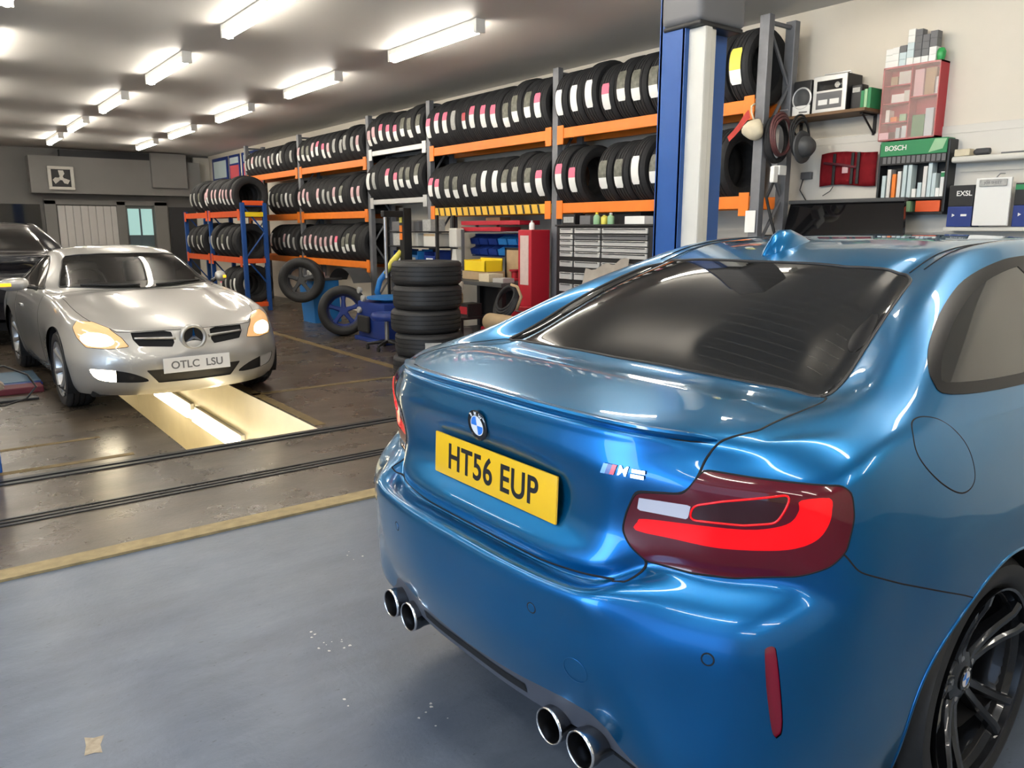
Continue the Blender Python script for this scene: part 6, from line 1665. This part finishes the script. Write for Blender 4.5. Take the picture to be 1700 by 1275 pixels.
def back_wall():
    gw = mat('grey_bulkhead',(.20,.195,.185),.55,noise=.06,nscale=3); dk = mat('dark_recess',(.035,.036,.038),.6)
    b = B(); box(b, 2.25,5.9,20.55,21.0,2.24,3.05); o = obj('trim_6', b, gw); o['kind']='structure'
    b = B(); box(b, 2.9,5.3,20.75,21.0,3.05,3.22); o = obj('trim_7', b, dk); o['kind']='structure'
    b = B(); box(b, 4.75,5.55,20.42,20.55,2.42,3.22); o = obj('trim_8', b, gw); o['kind']='structure'
    t = thing('extractor_fan', 'square white extractor fan high on the grey back wall', 'fan', (2.85,20.55,2.57))
    b = B()
    for a in ((-.26,.26,-.07,0,.19,.26),(-.26,.26,-.07,0,-.26,-.19),(-.26,-.19,-.07,0,-.2,.2),(.19,.26,-.07,0,-.2,.2)): box(b, *a, .02)
    obj('fan_frame', b, M['offwhite'], t); b = B(); box(b,-.2,.2,-.02,-.005,-.2,.2); obj('fan_back', b, dk, t)
    for k in range(3):
        a = PI/2+2*PI*k/3; b = B(); u = Vector((math.cos(a),0,math.sin(a))); v = Vector((-math.sin(a),0,math.cos(a)))
        prism(b, [u*.02-v*.02+Vector((0,-.05,0)),u*.10-v*.07+Vector((0,-.055,0)),u*.17-v*.05+Vector((0,-.055,0)),u*.17+v*.05+Vector((0,-.04,0)),u*.05+v*.03+Vector((0,-.04,0))],(0,.008,0)); obj('fan_blade', b, M['offwhite'], t)
    b = B(); cyl(b,(0,-.07,0),(0,-.02,0),.045,seg=18); obj('fan_hub', b, M['offwhite'], t)
    # white roller door, teal window, dark doorway
    rd = mat('white_roller_slats',(.56,.55,.53),.5); b = B(); x = 2.76
    while x < 3.97:
        box(b, x, x+.155, 20.94, 20.985, 0, 1.98, .012); x += .16
    o = obj('door_1', b, rd); o['kind']='structure'
    b = B(); box(b, 4.0,4.2,20.9,21.0,0,2.1,.01); box(b, 4.85,5.15,20.9,21.0,0,2.1,.01); box(b, 2.5,2.74,20.9,21.0,0,2.1,.01); box(b,2.5,5.15,20.9,21.0,2.0,2.12,.01); o = obj('trim_9', b, gw); o['kind']='structure'
    teal = mat('teal_window_glow',(.25,.45,.43),.3,emit=(.50,.78,.74),estr=.32); b = B(); box(b, 4.25,4.80,20.96,20.99,1.30,1.93); o = obj('window_1', b, teal); o['kind']='structure'
    b = B(); box(b, 4.25,4.80,20.955,20.985,.9,1.285); box(b, 4.50,4.54,20.945,20.985,.9,1.93); o2 = obj('window_frame', b, mat('window_blue_grey',(.10,.14,.16),.4), o)
    b = B(); box(b, 5.2,5.85,20.95,20.99,0,1.98); o = obj('door_2', b, dk); o['kind']='structure'
    b = B(); box(b, .2,2.42,20.94,20.99,1.05,2.0); o = obj('window_2', b, M['gloss_black']); o['kind']='structure'
    b = B(); box(b, 5.85,6.24,20.9,21.0,0,3.2); o = obj('trim_10', b, mat('cream_pier',(.6,.57,.5),.6)); o['kind']='structure'
    # posters above the blue rack, fixed on right wall
    for k,(y0,y1,m) in enumerate(((19.4,20.6,None),(18.55,19.3,'p'),(17.0,18.4,'p'))):
        t = thing('wall_poster', ['blue-bordered white notice board on the right wall','narrow red and blue poster right of the white notice','wide red poster with blue border nearest the racking'][k], 'poster', (6.235,(y0+y1)/2,2.65), group='posters on the far right wall')
        hy = (y1-y0)/2
        b = B(); box(b,-.012,.0,-hy,hy,-.42,.50,.004); obj('poster_border', b, M['blue_box'], t)
        if m: b = B(); box(b,-.016,-.011,-hy*.82,hy*.82,-.40,.26); obj('poster_sheet', b, mat('faded_red',(.62,.10,.12),.6) if k==1 else mat('faded_red2',(.62,.10,.12),.6), t); b = B(); box(b,-.016,-.011,-hy*.8,hy*.8,.30,.44); obj('poster_heading', b, M['paleblue'], t)
        else:
            b = B(); box(b,-.016,-.011,-hy*.8,hy*.8,.02,.42); obj('poster_sheet', b, M['paleblue'], t); b = B(); box(b,-.016,-.011,-hy*.8,hy*.8,-.38,-.04); obj('poster_sheet', b, M['paleblue'], t)

def black_car():
    root = thing('car', 'black car parked in the dark left background behind silver car', 'car', (.86,13.6,0), PI/2)
    cm = CarMesh(bmw_mesh(3), None)
    X = lambda c: c[:,0]+BX; Dd = lambda c: np.abs(c[:,1]); Z = lambda c: c[:,2]
    DLO = [(2.701,1.3487),(2.2801,1.2926),(1.9287,1.1736),(1.8344,1.0821),(3.0,1.060),(3.9,1.045),(4.02,1.07),(3.75,1.21),(3.45,1.322),(3.1,1.350)]
    GLASS = [(1.60,-.1),(1.60,.40),(1.68,.58),(1.978,.52),(2.22,.46),(2.16,0),(2.16,-.1)]
    LAMP = [(1.205,.62,.955),(1.29,.78,.955),(1.36,.84,.94),(1.343,.85,.85),(1.29,.78,.79),(1.165,.52,.78),(1.14,.48,.86),(1.175,.59,.92)]
    cm.cut(lambda c: poly_sd(np.stack([X(c),Dd(c)],1), GLASS), 8, lambda c: np.minimum(Z(c)-1.05, 2.6-X(c)))
    cm.cut(lambda c: poly_sd(np.stack([X(c),Z(c)],1), DLO), 10, lambda c: Dd(c)-.5)
    dg = lambda c: np.stack([.66*X(c)+.75*Dd(c), Z(c)],1)
    cm.cut(lambda c: poly_sd(dg(c), [(.66*x+.75*d,z) for x,d,z in LAMP]), 4, lambda c: 1.5-X(c))
    for wx in (1.99,4.683): cm.cut(lambda c: np.hypot(X(c)-wx, Z(c)-.335)-.368, 9, lambda c: Dd(c)-.55)
    cm.delete(9)
    pm = mat('black_car_paint',(.006,.007,.012),.2,coat=1)
    S = Matrix.Diagonal((1,1.0,1.08,1))
    os = [cm.extract('body_shell',0,pm,root), cm.extract('rear_window',8,M['glass_dark'],root)]
    for sd in (-1,1):
        os += [cm.extract('side_window',10,M['glass_dark'],root,side=sd), cm.extract('tail_light',4,mat('clear_tail_lens',(.35,.33,.35),.08,coat=1,metal=.6),root,side=sd)]
    for o in os: o.data.transform(S)
    b = B(); box(b, 1.2-BX,5.2-BX,-.6,.6,.2,.3); obj('underbody', b, M['dark'], root)
    for wx in (1.99,4.683):
        for sd in (-1,1):
            b = tyre_mesh(.345,.24,.23,seg=36); w = obj('wheel', b, M['rubber2'], root, angle=35); w.location=(wx-BX,sd*.73,.345)
            b = B(); lathe(b, [(.0005,sd*.05),(.1,sd*.06),(.225,sd*.10),(.23,sd*.09),(.23,-sd*.1)],'Y',28); obj('rim', b, M['rim_dark'], w, angle=40)
    cm.bm.free()

def clutter():
    lift_column(); tool_chest(); workbench(); parts_shelf(); machines(); pit_side(); wall_things(); back_wall(); black_car()
# ------------------------------------------------------------------ camera
def camera():
    f = 1290.0; W, H = 1700.0, 1275.0; h = 1.45
    pitch = math.atan((637.5-380)/f); yaw = math.atan(1000*math.cos(pitch)/f)
    cd = bpy.data.cameras.new('camera'); cd.sensor_width = 36; cd.lens = f/W*36; cd.clip_start = 0.02
    cam = bpy.data.objects.new('camera', cd); COL.objects.link(cam)
    cam.location = (0,0,h); cam.rotation_euler = (PI/2 - pitch, 0, -yaw)
    SC.camera = cam
    vs = SC.view_settings
    vs.view_transform = 'Standard'
    vs.exposure = 0.85
    SC.cycles.use_denoising = True
    SC.cycles.max_bounces = 8
def main():
    setup_mats(); room(); lights(); bmw(); slk(); racks(); clutter(); camera()
main()
